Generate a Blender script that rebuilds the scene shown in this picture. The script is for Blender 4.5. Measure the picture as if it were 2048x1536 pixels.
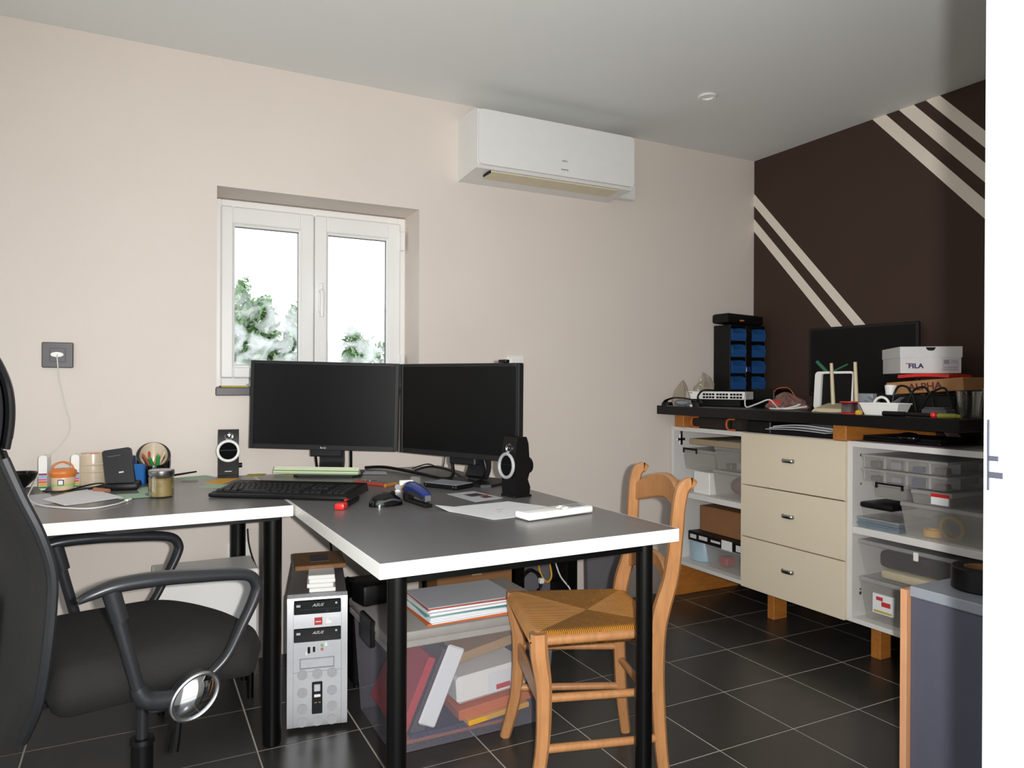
import bpy, bmesh, math, random
from mathutils import Matrix, Vector

for _o in list(bpy.data.objects):
    bpy.data.objects.remove(_o, do_unlink=True)
SC = bpy.context.scene
COL = SC.collection
PI = math.pi
rnd = random.Random(7)

# ------------------------------------------------------------------ camera
CAM = Vector((-3.0947, -3.0313, 1.10))
YAW, PIT, ROLL = 0.4759, -0.0022, 0.0042
_F = Vector((math.sin(YAW), math.cos(YAW), 0)); _R = Vector((math.cos(YAW), -math.sin(YAW), 0)); _U = Vector((0, 0, 1))
F2 = _F*math.cos(PIT) + _U*math.sin(PIT); U2 = _U*math.cos(PIT) - _F*math.sin(PIT)
R3 = _R*math.cos(ROLL) + U2*math.sin(ROLL); U3 = U2*math.cos(ROLL) - _R*math.sin(ROLL)
cd = bpy.data.cameras.new('camera'); cam = bpy.data.objects.new('camera', cd); COL.objects.link(cam)
cd.sensor_width = 36; cd.lens = 1456.7/2048*36; cd.clip_start = 0.02; cd.clip_end = 200
cam.matrix_world = Matrix(((R3.x, U3.x, -F2.x, CAM.x), (R3.y, U3.y, -F2.y, CAM.y), (R3.z, U3.z, -F2.z, CAM.z), (0, 0, 0, 1)))
SC.camera = cam

# ------------------------------------------------------------------ light
wd = bpy.data.worlds.new('overcast_sky'); SC.world = wd; wd.use_nodes = True
_bg = wd.node_tree.nodes['Background']; _bg.inputs[0].default_value = (0.90, 0.95, 1.0, 1); _bg.inputs[1].default_value = 4.0
# the camera's own flash, a few centimetres beside the lens
fl = bpy.data.lights.new('camera_flash', 'SPOT'); fl.energy = 300; fl.spot_size = math.radians(125); fl.spot_blend = 1.0; fl.shadow_soft_size = 0.012; fl.color = (1.0, 0.98, 0.955)
flo = bpy.data.objects.new('camera_flash', fl); COL.objects.link(flo); flo.matrix_world = cam.matrix_world.copy(); flo.location = CAM + R3*0.055 + U3*0.012
SC.view_settings.view_transform = 'Standard'; SC.view_settings.look = 'None'
SC.view_settings.exposure = -0.5; SC.view_settings.gamma = 1.0; SC.view_settings.use_curve_mapping = False
SC.cycles.transparent_max_bounces = 32
SC.cycles.max_bounces = 10; SC.cycles.diffuse_bounces = 6

# ------------------------------------------------------------------ materials
def lin(h):
    h = h.lstrip('#'); v = [int(h[i:i+2], 16)/255 for i in (0, 2, 4)]
    return tuple(c/12.92 if c <= .04045 else ((c+.055)/1.055)**2.4 for c in v)
MATS = {}
def mat(name, col, rough=.5, metal=0.0, var=.08, scale=25.0, bump=0.0, alpha=1.0, spec=.5, stretch=None, bscale=None):
    if name in MATS: return MATS[name]
    m = bpy.data.materials.new(name); m.use_nodes = True; nt = m.node_tree; N = nt.nodes; L = nt.links
    b = N['Principled BSDF']; c = lin(col)
    b.inputs['Roughness'].default_value = rough; b.inputs['Metallic'].default_value = metal
    b.inputs['Specular IOR Level'].default_value = spec; b.inputs['Alpha'].default_value = alpha
    b.inputs['Base Color'].default_value = (*c, 1)
    m.diffuse_color = (*c, 1)
    if var or bump:
        tc = N.new('ShaderNodeTexCoord'); no = N.new('ShaderNodeTexNoise'); no.inputs['Scale'].default_value = scale; no.inputs['Detail'].default_value = 4
        src = tc.outputs['Object']
        if stretch:
            mp = N.new('ShaderNodeMapping'); mp.inputs['Scale'].default_value = stretch; L.new(src, mp.inputs[0]); src = mp.outputs[0]
        L.new(src, no.inputs['Vector'])
        if var:
            mx = N.new('ShaderNodeMix'); mx.data_type = 'RGBA'
            mx.inputs[6].default_value = (*[x*(1-var*1.6) for x in c], 1); mx.inputs[7].default_value = (*[min(1, x*(1+var*1.6)) for x in c], 1)
            L.new(no.outputs['Fac'], mx.inputs[0]); L.new(mx.outputs[2], b.inputs['Base Color'])
        if bump:
            n2 = no
            if bscale:
                n2 = N.new('ShaderNodeTexNoise'); n2.inputs['Scale'].default_value = bscale; n2.inputs['Detail'].default_value = 3; L.new(src, n2.inputs['Vector'])
            bp = N.new('ShaderNodeBump'); bp.inputs['Strength'].default_value = bump; bp.inputs['Distance'].default_value = .002
            L.new(n2.outputs['Fac'], bp.inputs['Height']); L.new(bp.outputs[0], b.inputs['Normal'])
    MATS[name] = m
    return m

def nodes_of(m): return m.node_tree.nodes, m.node_tree.links, m.node_tree.nodes['Principled BSDF']
def math_node(N, L, op, a, b=None):
    n = N.new('ShaderNodeMath'); n.operation = op
    for i, v in enumerate((a, b)):
        if v is None: continue
        if isinstance(v, (int, float)): n.inputs[i].default_value = v
        else: L.new(v, n.inputs[i])
    return n.outputs[0]

M_wall = mat('beige_wall_paint', '#dfd5cd', .85, var=.025, scale=2.5, bump=.25, bscale=160)
M_ceil = mat('white_ceiling_paint', '#e6e8e7', .9, var=.02, scale=2, bump=.15, bscale=90)
M_white_wall = mat('white_jamb_paint', '#f4f4f2', .55, var=.02, scale=8)
M_grout = mat('cement_grout', '#b5aea2', .9, var=.12, scale=40)
M_tile = mat('anthracite_tile', '#33322f', .30, var=.16, scale=9, bump=.12, bscale=70, spec=.45)
_N, _L, _b = nodes_of(M_tile)
_oi = _N.new('ShaderNodeObjectInfo'); _hs = _N.new('ShaderNodeHueSaturation')
_src = _b.inputs['Base Color'].links[0].from_socket
_L.new(_src, _hs.inputs['Color']); _v = math_node(_N, _L, 'MULTIPLY_ADD', _oi.outputs['Random'], .3); _v.node.inputs[2].default_value = .85
_L.new(_v, _hs.inputs['Value']); _L.new(_hs.outputs[0], _b.inputs['Base Color'])

# dark brown feature wall with five painted cream diagonal stripes (paint, so plain colour on the wall)
M_brown = mat('brown_wall_with_cream_stripes', '#3d2a20', .8, var=.05, scale=3, bump=.25, bscale=160)
_N, _L, _b = nodes_of(M_brown)
_tc = _N.new('ShaderNodeTexCoord'); _sx = _N.new('ShaderNodeSeparateXYZ'); _L.new(_tc.outputs['Object'], _sx.inputs[0])
_c = math_node(_N, _L, 'ADD', _sx.outputs['Z'], math_node(_N, _L, 'MULTIPLY', _sx.outputs['Y'], -1.106))
_sum = None
for a, b in ((1.957, 2.028), (2.101, 2.169), (3.173, 3.251), (3.322, 3.402), (3.464, 3.534)):
    s = math_node(_N, _L, 'MULTIPLY', math_node(_N, _L, 'GREATER_THAN', _c, a), math_node(_N, _L, 'LESS_THAN', _c, b))
    _sum = s if _sum is None else math_node(_N, _L, 'ADD', _sum, s)
_mx = _N.new('ShaderNodeMix'); _mx.data_type = 'RGBA'; _L.new(_sum, _mx.inputs[0])
_L.new(_b.inputs['Base Color'].links[0].from_socket, _mx.inputs[6]); _mx.inputs[7].default_value = (*lin('#e9dfd2'), 1)
_L.new(_mx.outputs[2], _b.inputs['Base Color'])

M_pvc = mat('white_pvc', '#f1f1ef', .35, var=.015, scale=6)
M_desk = mat('grey_laminate', '#6b6a6a', .30, var=.07, scale=120, spec=.5)
M_edge = mat('white_edge_band', '#efeeea', .4, var=.02)
M_blackmetal = mat('black_metal', '#040404', .38, var=.1, spec=.25)
M_black = mat('black_plastic', '#0c0c0d', .45, var=.1, spec=.28)
M_blackgloss = mat('glossy_black_plastic', '#0a0a0b', .12, var=.05)
M_bezel = mat('dark_grey_plastic', '#1b1b1d', .45, var=.06, spec=.3)
M_screen = mat('matte_dark_screen', '#070708', .36, var=.03, spec=.22)
M_mesh = mat('charcoal_mesh_fabric', '#181716', .85, var=.18, scale=350, bump=.7, bscale=420)
M_armplastic = mat('dark_grey_arm_plastic', '#26272a', .35, var=.06)
M_chrome = mat('chrome', '#d5d8dc', .08, metal=1, var=0)
M_steel = mat('brushed_steel', '#a9abad', .3, metal=1, var=.05, scale=60)
M_silver = mat('silver_plastic', '#b9babd', .35, metal=.35, var=.04, scale=40)
M_white = mat('white_plastic', '#eeeeea', .35, var=.02)
M_whitecarc = mat('white_melamine', '#dedcd9', .45, var=.02, scale=5)
M_cream = mat('cream_drawer_front', '#e2d6be', .5, var=.02, scale=5)
M_paper = mat('white_paper', '#e4e5e8', .8, var=.02, scale=12)
M_paper2 = mat('grey_paper', '#b9bbc1', .8, var=.03, scale=12)
M_orange = mat('orange_card', '#c4662e', .6, var=.08)
M_palewood = mat('pale_wood_edge', '#cf9870', .5, var=.1, scale=6, stretch=(14, 14, 2))
M_pine = mat('orange_pine_wood', '#b5712e', .55, var=.22, scale=6, stretch=(2, 14, 14))
M_chairwood = mat('honey_beech_wood', '#aa784c', .38, var=.2, scale=10, stretch=(9, 9, 1.3), bump=.15, bscale=60)
M_cardboard = mat('brown_cardboard', '#8d633f', .85, var=.08, scale=14)
M_clear = mat('clear_plastic', '#c9c6c2', .18, var=.04, alpha=.16)
M_milky = mat('milky_clear_plastic', '#c4c3c1', .3, var=.05, alpha=.46)
M_frost = mat('frosted_clear_plastic', '#bdb9b3', .3, var=.06, alpha=.33)
M_binblue = mat('bin_blue_plastic', '#25548f', .4, var=.05)
M_bincl = mat('smoky_clear_plastic', '#9c9aa6', .25, var=.05, alpha=.24)
M_binlid = mat('frosted_plastic_lid', '#b7b3ae', .4, var=.05, alpha=.62)
M_bag = mat('clear_bag_film', '#b8ab98', .18, var=.15, scale=40, alpha=.45, bump=.5)
M_blue = mat('blue_plastic', '#2367ad', .35, var=.05)
M_dblue = mat('dark_blue_plastic', '#1d2f6b', .3, var=.06)
M_red = mat('red_plastic', '#cf2a22', .35, var=.05)
M_redfab = mat('red_binder_card', '#b12d33', .5, var=.06)
M_yellow = mat('yellow_card', '#d7a02c', .6, var=.06)
M_notey = mat('yellow_note', '#b9a63d', .8, var=.04)
M_noteg = mat('green_note', '#9dbba0', .8, var=.04)
M_greenl = mat('green_print', '#3f8a55', .7, var=.04)
M_palegreen = mat('pale_green_scale', '#d4d9b8', .5, var=.04)
M_ceramic = mat('cream_ceramic', '#cdbda6', .25, var=.03)
M_beige = mat('beige_plastic', '#c9bc9c', .4, var=.04)
M_greymet = mat('grey_painted_metal', '#8d929b', .45, var=.04)
M_slate = mat('dark_grey_slate', '#4a474b', .4, var=.1)
M_graybl = mat('blue_grey_panel', '#50515f', .5, var=.05)
M_wire_w = mat('white_cable', '#d9d8d4', .5, var=.02)
M_txt_dark = mat('dark_print', '#2b2c33', .6, var=0)
M_txt_light = mat('light_print', '#d8d8d8', .5, var=0)
M_txt_navy = mat('navy_print', '#222a58', .6, var=0)
M_txt_red = mat('red_print', '#c23a36', .6, var=0)
M_txt_maroon = mat('maroon_print', '#54251d', .7, var=0)
M_amber = mat('amber_content', '#8f7d50', .5, var=.45, scale=30)
M_leaf_a = mat('leaf_green', '#54804a', .5, var=.25, scale=3)
M_leaf_b = mat('leaf_pale_green', '#93a985', .5, var=.25, scale=3)
M_ground = mat('garden_ground', '#6f6c5e', .9, var=.2, scale=4); M_terrace = mat('pale_bounce_stone', '#c9c3b6', .85, var=.08, scale=3)  # terrace tone kept pale to throw daylight indoors
M_acbody = mat('white_ac_plastic', '#e7e7e6', .4, var=.02)
M_accream = mat('yellowed_plastic', '#d9cfb4', .45, var=.05, scale=12)

# glass pane with dried smears in its lower part
M_glass = bpy.data.materials.new('window_glass_with_smears'); M_glass.use_nodes = True
_N = M_glass.node_tree.nodes; _L = M_glass.node_tree.links; _N.clear()
_out = _N.new('ShaderNodeOutputMaterial'); _tr = _N.new('ShaderNodeBsdfTransparent'); _gl = _N.new('ShaderNodeBsdfGlossy'); _gl.inputs['Roughness'].default_value = .02
_df = _N.new('ShaderNodeBsdfTranslucent'); _df.inputs[0].default_value = (.85, .87, .87, 1)
_fr = _N.new('ShaderNodeFresnel'); _fr.inputs[0].default_value = 1.3
_m1 = _N.new('ShaderNodeMixShader'); _L.new(_fr.outputs[0], _m1.inputs[0]); _L.new(_tr.outputs[0], _m1.inputs[1]); _L.new(_gl.outputs[0], _m1.inputs[2])
_tc = _N.new('ShaderNodeTexCoord'); _no = _N.new('ShaderNodeTexNoise'); _no.inputs['Scale'].default_value = 9; _no.inputs['Detail'].default_value = 6; _no.inputs['Distortion'].default_value = 1.2
_L.new(_tc.outputs['Object'], _no.inputs['Vector'])
_sx = _N.new('ShaderNodeSeparateXYZ'); _L.new(_tc.outputs['Object'], _sx.inputs[0])
_rp = _N.new('ShaderNodeMapRange'); _rp.inputs[1].default_value = .40; _rp.inputs[2].default_value = .66; _rp.inputs[4].default_value = .75; _L.new(_no.outputs['Fac'], _rp.inputs[0])
_rz = _N.new('ShaderNodeMapRange'); _rz.inputs[1].default_value = 1.30; _rz.inputs[2].default_value = 1.50; _rz.inputs[3].default_value = 1; _rz.inputs[4].default_value = .1; _L.new(_sx.outputs['Z'], _rz.inputs[0])
_fac = math_node(_N, _L, 'MULTIPLY', _rp.outputs[0], _rz.outputs[0])
_m2 = _N.new('ShaderNodeMixShader'); _L.new(_fac, _m2.inputs[0]); _L.new(_m1.outputs[0], _m2.inputs[1]); _L.new(_df.outputs[0], _m2.inputs[2]); _L.new(_m2.outputs[0], _out.inputs[0])

# clear jar / tumbler glass (thin walled)
def thin_glass(name, tint, amt):
    m = bpy.data.materials.new(name); m.use_nodes = True; N = m.node_tree.nodes; L = m.node_tree.links; N.clear()
    o = N.new('ShaderNodeOutputMaterial'); t = N.new('ShaderNodeBsdfTransparent'); t.inputs[0].default_value = (*tint, 1)
    g = N.new('ShaderNodeBsdfGlossy'); g.inputs['Roughness'].default_value = .05
    fr = N.new('ShaderNodeLayerWeight'); fr.inputs[0].default_value = amt
    mx = N.new('ShaderNodeMixShader'); L.new(fr.outputs['Facing'], mx.inputs[0]); L.new(t.outputs[0], mx.inputs[1]); L.new(g.outputs[0], mx.inputs[2]); L.new(mx.outputs[0], o.inputs[0])
    return m
M_jar = thin_glass('clear_jar_glass', (.93, .93, .9), .25)

# rush seat weave: strands run square to the nearest rail, meeting on the diagonals
M_rush = mat('woven_rush', '#dd9638', .5, var=.16, scale=18)
_N, _L, _b = nodes_of(M_rush)
_tc = _N.new('ShaderNodeTexCoord'); _sx = _N.new('ShaderNodeSeparateXYZ'); _L.new(_tc.outputs['Object'], _sx.inputs[0])
_ax = math_node(_N, _L, 'ABSOLUTE', math_node(_N, _L, 'DIVIDE', _sx.outputs['X'], .19)); _ay = math_node(_N, _L, 'ABSOLUTE', math_node(_N, _L, 'DIVIDE', _sx.outputs['Y'], .20))
_g = math_node(_N, _L, 'GREATER_THAN', _ax, _ay)
_mxf = _N.new('ShaderNodeMix'); _L.new(_g, _mxf.inputs[0]); _L.new(_sx.outputs['X'], _mxf.inputs[2]); _L.new(_sx.outputs['Y'], _mxf.inputs[3])
_w = math_node(_N, _L, 'SINE', math_node(_N, _L, 'MULTIPLY', _mxf.outputs[0], 1150))
_bp = _N.new('ShaderNodeBump'); _bp.inputs['Strength'].default_value = .9; _bp.inputs['Distance'].default_value = .0025; _L.new(_w, _bp.inputs['Height']); _L.new(_bp.outputs[0], _b.inputs['Normal'])
_mr = _N.new('ShaderNodeMapRange'); _mr.inputs[1].default_value = -1; _mr.inputs[2].default_value = 1; _mr.inputs[3].default_value = .5; _mr.inputs[4].default_value = 1.15; _L.new(_w, _mr.inputs[0])
_hs = _N.new('ShaderNodeHueSaturation'); _L.new(_b.inputs['Base Color'].links[0].from_socket, _hs.inputs['Color']); _L.new(_mr.outputs[0], _hs.inputs['Value']); _L.new(_hs.outputs[0], _b.inputs['Base Color'])

# ------------------------------------------------------------------ mesh building
def rot(ax, deg): return Matrix.Rotation(math.radians(deg), 4, ax)
def tr(x, y, z): return Matrix.Translation((x, y, z))
class MB:
    def __init__(s, M=None): s.v = []; s.f = []; s.mi = []; s.M = M or Matrix.Identity(4); s.m = 0
    def add(s, vs, fs, M=None):
        T = s.M @ M if M is not None else s.M
        o = len(s.v); s.v += [tuple(T @ Vector(v)) for v in vs]
        s.f += [tuple(i+o for i in f) for f in fs]; s.mi += [s.m]*len(fs); return s
    def box(s, x0, x1, y0, y1, z0, z1, b=0.0, M=None, seg=1):
        vs = [(x0,y0,z0),(x1,y0,z0),(x1,y1,z0),(x0,y1,z0),(x0,y0,z1),(x1,y0,z1),(x1,y1,z1),(x0,y1,z1)]
        fs = [(0,3,2,1),(4,5,6,7),(0,1,5,4),(1,2,6,5),(2,3,7,6),(3,0,4,7)]
        if b <= 0: return s.add(vs, fs, M)
        bm = bmesh.new(); bv = [bm.verts.new(v) for v in vs]
        for f in fs: bm.faces.new([bv[i] for i in f])
        bmesh.ops.bevel(bm, geom=bm.edges[:], offset=b, segments=seg, profile=.5, affect='EDGES', clamp_overlap=True)
        bm.verts.index_update(); v2 = [tuple(v.co) for v in bm.verts]; f2 = [tuple(v.index for v in f.verts) for f in bm.faces]; bm.free()
        return s.add(v2, f2, M)
    def taper(s, x0, x1, y0, y1, z0, z1, k, openTop=False, M=None):
        "box whose bottom is inset by k"
        vs = [(x0+k,y0+k,z0),(x1-k,y0+k,z0),(x1-k,y1-k,z0),(x0+k,y1-k,z0),(x0,y0,z1),(x1,y0,z1),(x1,y1,z1),(x0,y1,z1)]
        fs = [(0,3,2,1),(0,1,5,4),(1,2,6,5),(2,3,7,6),(3,0,4,7)]
        if not openTop: fs.append((4,5,6,7))
        return s.add(vs, fs, M)
    def cyl(s, p0, p1, r0, r1=None, n=20, caps=True, M=None):
        r1 = r0 if r1 is None else r1; p0 = Vector(p0); p1 = Vector(p1); d = (p1-p0).normalized()
        a = Vector((1,0,0)) if abs(d.x) < .9 else Vector((0,1,0)); u = d.cross(a).normalized(); w = d.cross(u)
        vs = []; fs = []
        for p, r in ((p0, r0), (p1, r1)):
            for i in range(n):
                t = 2*PI*i/n; vs.append(tuple(p + u*(r*math.cos(t)) + w*(r*math.sin(t))))
        for i in range(n): j = (i+1) % n; fs.append((i, n+i, n+j, j))
        if caps: fs.append(tuple(range(n))); fs.append(tuple(range(2*n-1, n-1, -1)))
        return s.add(vs, fs, M)
    def tube(s, pts, r, n=8, sm=5, M=None, sec=None, hint=None, closed=False):
        """sweep along pts (smoothed); r number or list; sec = list of (u,v) section points instead of a circle"""
        P = [Vector(p) for p in pts]; R_ = list(r) if isinstance(r, (list, tuple)) else [r]*len(P)
        if sm > 1 and len(P) > 2:
            Q = []; RR = []; L_ = len(P); rng = range(L_ if closed else L_-1)
            for i in rng:
                if closed: a, b, c, d = P[(i-1) % L_], P[i], P[(i+1) % L_], P[(i+2) % L_]; ra, rb = R_[i], R_[(i+1) % L_]
                else: a, b, c, d = P[max(i-1,0)], P[i], P[i+1], P[min(i+2,L_-1)]; ra, rb = R_[i], R_[i+1]
                for k in range(sm):
                    t = k/sm; Q.append(.5*((2*b)+(c-a)*t+(2*a-5*b+4*c-d)*t*t+(3*b-a-3*c+d)*t**3)); RR.append(ra+(rb-ra)*t)
            if not closed: Q.append(P[-1]); RR.append(R_[-1])
            P, R_ = Q, RR
        sec = sec or [(math.cos(2*PI*i/n), math.sin(2*PI*i/n)) for i in range(n)]; n = len(sec)
        vs = []; fs = []; up = None; m = len(P)
        for i in range(m):
            d = ((P[(i+1) % m]-P[i-1]) if closed else (P[min(i+1,m-1)]-P[max(i-1,0)])).normalized()
            if hint is not None: up = Vector(hint)
            elif up is None: up = Vector((0,0,1)) if abs(d.z) < .9 else Vector((1,0,0))
            u = (up - d*up.dot(d)); u = u.normalized() if u.length > 1e-6 else d.orthogonal().normalized(); w = d.cross(u); up = u if hint is None else up
            for (a, b) in sec: vs.append(tuple(P[i] + (u*a + w*b)*R_[i]))
        for i in range(m if closed else m-1):
            i2 = (i+1) % m
            for k in range(n): k2 = (k+1) % n; fs.append((i*n+k, i*n+k2, i2*n+k2, i2*n+k))
        if not closed: fs.append(tuple(range(n-1, -1, -1))); fs.append(tuple((m-1)*n+k for k in range(n)))
        return s.add(vs, fs, M)
    def lathe(s, prof, n=28, M=None, caps=True):
        vs = []; fs = []; m = len(prof)
        for (r, z) in prof:
            for i in range(n): t = 2*PI*i/n; vs.append((r*math.cos(t), r*math.sin(t), z))
        for k in range(m-1):
            for i in range(n): j = (i+1) % n; fs.append((k*n+i, k*n+j, (k+1)*n+j, (k+1)*n+i))
        if caps and prof[0][0] > 1e-5: fs.append(tuple(range(n-1, -1, -1)))
        if caps and prof[-1][0] > 1e-5: fs.append(tuple((m-1)*n+i for i in range(n)))
        return s.add(vs, fs, M)
    def cup(s, prof_out, prof_in, n=28, M=None):
        "lathe outside bottom->rim then inside rim->bottom, closed"
        if prof_in[-1][0] > 1e-5: return s.lathe(prof_out + prof_in + prof_out[:1], n, M, False)
        return s.lathe(prof_out + prof_in, n, M)
    def prism(s, poly, z0, z1, M=None):
        n = len(poly); vs = [(x,y,z0) for x,y in poly]+[(x,y,z1) for x,y in poly]
        fs = [tuple(range(n-1,-1,-1)), tuple(range(n,2*n))]+[(i,(i+1)%n,n+(i+1)%n,n+i) for i in range(n)]
        return s.add(vs, fs, M)
    def grid(s, fn, nu, nv, M=None, closed=False):
        vs = [fn(i/nu, j/nv) for i in range(nu+1) for j in range(nv+1)]
        fs = [(i*(nv+1)+j, (i+1)*(nv+1)+j, (i+1)*(nv+1)+j+1, i*(nv+1)+j+1) for i in range(nu) for j in range(nv)]
        return s.add(vs, fs, M)
    def slab(s, fn, nu, nv, th, M=None):
        "grid given thickness th downwards in local z"
        a = [fn(i/nu, j/nv) for i in range(nu+1) for j in range(nv+1)]; k = len(a); W_ = nv+1
        vs = a + [(x,y,z-th) for x,y,z in a]; fs = []
        for i in range(nu):
            for j in range(nv):
                q = (i*W_+j, (i+1)*W_+j, (i+1)*W_+j+1, i*W_+j+1); fs.append(q); fs.append(tuple(x+k for x in reversed(q)))
        ring = [i*W_ for i in range(nu)] + [nu*W_+j for j in range(nv)] + [i*W_+nv for i in range(nu,0,-1)] + [j for j in range(nv,0,-1)]
        for a0, b0 in zip(ring, ring[1:]+ring[:1]): fs.append((a0, a0+k, b0+k, b0))
        return s.add(vs, fs, M)
    def sph(s, c, r, sc=(1,1,1), nu=16, nv=10, M=None):
        vs = []; fs = []
        for j in range(nv+1):
            p = PI*j/nv
            for i in range(nu): t = 2*PI*i/nu; vs.append((c[0]+r*sc[0]*math.sin(p)*math.cos(t), c[1]+r*sc[1]*math.sin(p)*math.sin(t), c[2]-r*sc[2]*math.cos(p)))
        for j in range(nv):
            for i in range(nu): k = (i+1) % nu; fs.append((j*nu+i, j*nu+k, (j+1)*nu+k, (j+1)*nu+i))
        return s.add(vs, fs, M)

def mesh_of(name, mb, mats, smooth=True, ang=32):
    me = bpy.data.meshes.new(name); me.from_pydata(mb.v, [], mb.f); mats = mats if isinstance(mats, (list, tuple)) else [mats]
    for m in mats: me.materials.append(m)
    for p, i in zip(me.polygons, mb.mi): p.material_index = i
    bm = bmesh.new(); bm.from_mesh(me); bmesh.ops.remove_doubles(bm, verts=bm.verts[:], dist=1e-6); bmesh.ops.recalc_face_normals(bm, faces=bm.faces[:]); bm.to_mesh(me); bm.free()
    if smooth:
        me.polygons.foreach_set('use_smooth', [True]*len(me.polygons)); me.set_sharp_from_angle(angle=math.radians(ang))
    me.update(); return me
def T(name, label, cat, loc=(0,0,0), rz=0.0, group=None, rx=0.0, ry=0.0):
    o = bpy.data.objects.new(name, None); COL.objects.link(o); o.location = loc; o.rotation_euler = (math.radians(rx), math.radians(ry), math.radians(rz))
    o.empty_display_size = .05; o['label'] = label; o['category'] = cat
    if group: o['group'] = group
    return o
def P(name, mb, mats, parent, label=None, kind=None, smooth=True, ang=32):
    o = bpy.data.objects.new(name, mesh_of(name, mb, mats, smooth, ang)); COL.objects.link(o); o.parent = parent
    if label: o['label'] = label
    if kind: o['kind'] = kind
    return o
def ONE(name, mb, mats, label, cat, group=None, kind=None, ang=32):
    "a thing of a single mesh; its origin goes to the bottom centre"
    xs, ys, zs = zip(*mb.v); c = ((min(xs)+max(xs))/2, (min(ys)+max(ys))/2, min(zs))
    mb.v = [(x-c[0], y-c[1], z-c[2]) for x,y,z in mb.v]
    o = bpy.data.objects.new(name, mesh_of(name, mb, mats, True, ang)); COL.objects.link(o); o.location = c
    o['label'] = label; o['category'] = cat
    if group: o['group'] = group
    if kind: o['kind'] = kind
    return o
def W(t):
    "mesh builder that takes world coordinates for thing t"
    return MB((Matrix.LocRotScale(t.location, t.rotation_euler, None)).inverted())
def STRUCT(name, mb, mats, parent=None, ang=32):
    o = bpy.data.objects.new(name, mesh_of(name, mb, mats, True, ang)); COL.objects.link(o)
    if parent: o.parent = parent
    else: o['kind'] = 'structure'
    return o
def dup(src, loc, rz, label, group=None):
    r = src.copy(); COL.objects.link(r); r.location = loc; r.rotation_euler = (src.rotation_euler[0], src.rotation_euler[1], math.radians(rz)); r['label'] = label
    if group: r['group'] = group
    for ch in list(src.children):
        c = ch.copy(); COL.objects.link(c); c.parent = r
        for g in ch.children: d = g.copy(); COL.objects.link(d); d.parent = c
    return r
def text(name, body, size, m, parent, M, shear=0.0, ex=.0004, sx=1.0, align='CENTER', label=None, bold=0.0):
    cu = bpy.data.curves.new(name, 'FONT'); cu.body = body; cu.size = size; cu.shear = shear; cu.extrude = ex; cu.offset = bold; cu.align_x = align; cu.resolution_u = 2
    t = bpy.data.objects.new('tmp_text', cu); COL.objects.link(t); bpy.context.view_layer.update()
    me = bpy.data.meshes.new_from_object(t.evaluated_get(bpy.context.evaluated_depsgraph_get()))
    bpy.data.objects.remove(t, do_unlink=True); bpy.data.curves.remove(cu)
    me.name = name; me.transform(M @ Matrix.Diagonal((sx, 1, 1, 1))); me.materials.clear(); me.materials.append(m)
    o = bpy.data.objects.new(name, me); COL.objects.link(o); o.parent = parent
    if label: o['label'] = label
    return o
FACE_MY = rot('X', 90)                      # text that faces -Y
FACE_MX = rot('Z', -90) @ rot('X', 90)      # text that faces -X
def wire(name, pts, r, m, label, cat='cable', group=None, n=6, sm=6):
    return ONE(name, MB().tube(pts, r, n, sm), m, label, cat, group)
def sheet(name, c4, m, label, cat='paper', z=.742, th=.0006, wav=.0, curl=None, lift=0.0, group=None, prints=None):
    "a sheet from its four corners (a,b,c,d around), bilinear, slightly wavy"
    a, b, c, d = [Vector((x, y, 0)) for x, y in c4]
    def fn(u, v):
        p = a*(1-u)*(1-v)+b*u*(1-v)+c*u*v+d*(1-u)*v
        h = wav*(math.sin(5*u+3*v)*.5+.5)
        if curl: h += curl*max(0, 1-u*4)*max(0, 1-v*4)
        return (p.x, p.y, z+lift+th+h)
    mb = MB().slab(fn, 8, 8, th); mats = [m]
    if prints:
        for (u0, u1, v0, v1, pm) in prints:
            mb.m = len(mats); mats.append(pm)
            mb.grid(lambda u, v: (lambda q: (q[0], q[1], q[2]+.0004))(fn(u0+(u1-u0)*u, v0+(v1-v0)*v)), 4, 4)
        mb.m = 0
    return ONE(name, mb, mats, label, cat, group)

# ================================================================== the room
XL, H = -4.6, 2.3526
floor = STRUCT('floor', MB().box(XL, .2, -2.9, .3, -.06, -.0014), M_grout)
_t = .3085; _g = .0035
_mt = MB().box(-_t/2+_g/2, _t/2-_g/2, -_t/2+_g/2, _t/2-_g/2, -.012, 0)
_tv = MB(); h_ = _t/2-_g/2; c_ = .0018
_tv.add([(-h_,-h_,-.01),(h_,-h_,-.01),(h_,h_,-.01),(-h_,h_,-.01),(-h_,-h_,-c_),(h_,-h_,-c_),(h_,h_,-c_),(-h_,h_,-c_),(-h_+c_,-h_+c_,0),(h_-c_,-h_+c_,0),(h_-c_,h_-c_,0),(-h_+c_,h_-c_,0)],
        [(0,1,5,4),(1,2,6,5),(2,3,7,6),(3,0,4,7),(4,5,9,8),(5,6,10,9),(6,7,11,10),(7,4,8,11),(8,9,10,11)])
tile_me = mesh_of('floor_tile', _tv, M_tile, False)
gx, gy = -.6127, -.4561
for i in range(-2, 14):
    for j in range(-2, 8):
        x, y = gx-(i+.5)*_t, gy-(j+.5)*_t
        if x-h_ > -.01 or x+h_ < XL or y-h_ > -.01 or y+h_ < -2.85: continue
        o = bpy.data.objects.new('floor_tile', tile_me); COL.objects.link(o); o.parent = floor; o.location = (x, y, rnd.uniform(-.0004, .0004))

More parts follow.
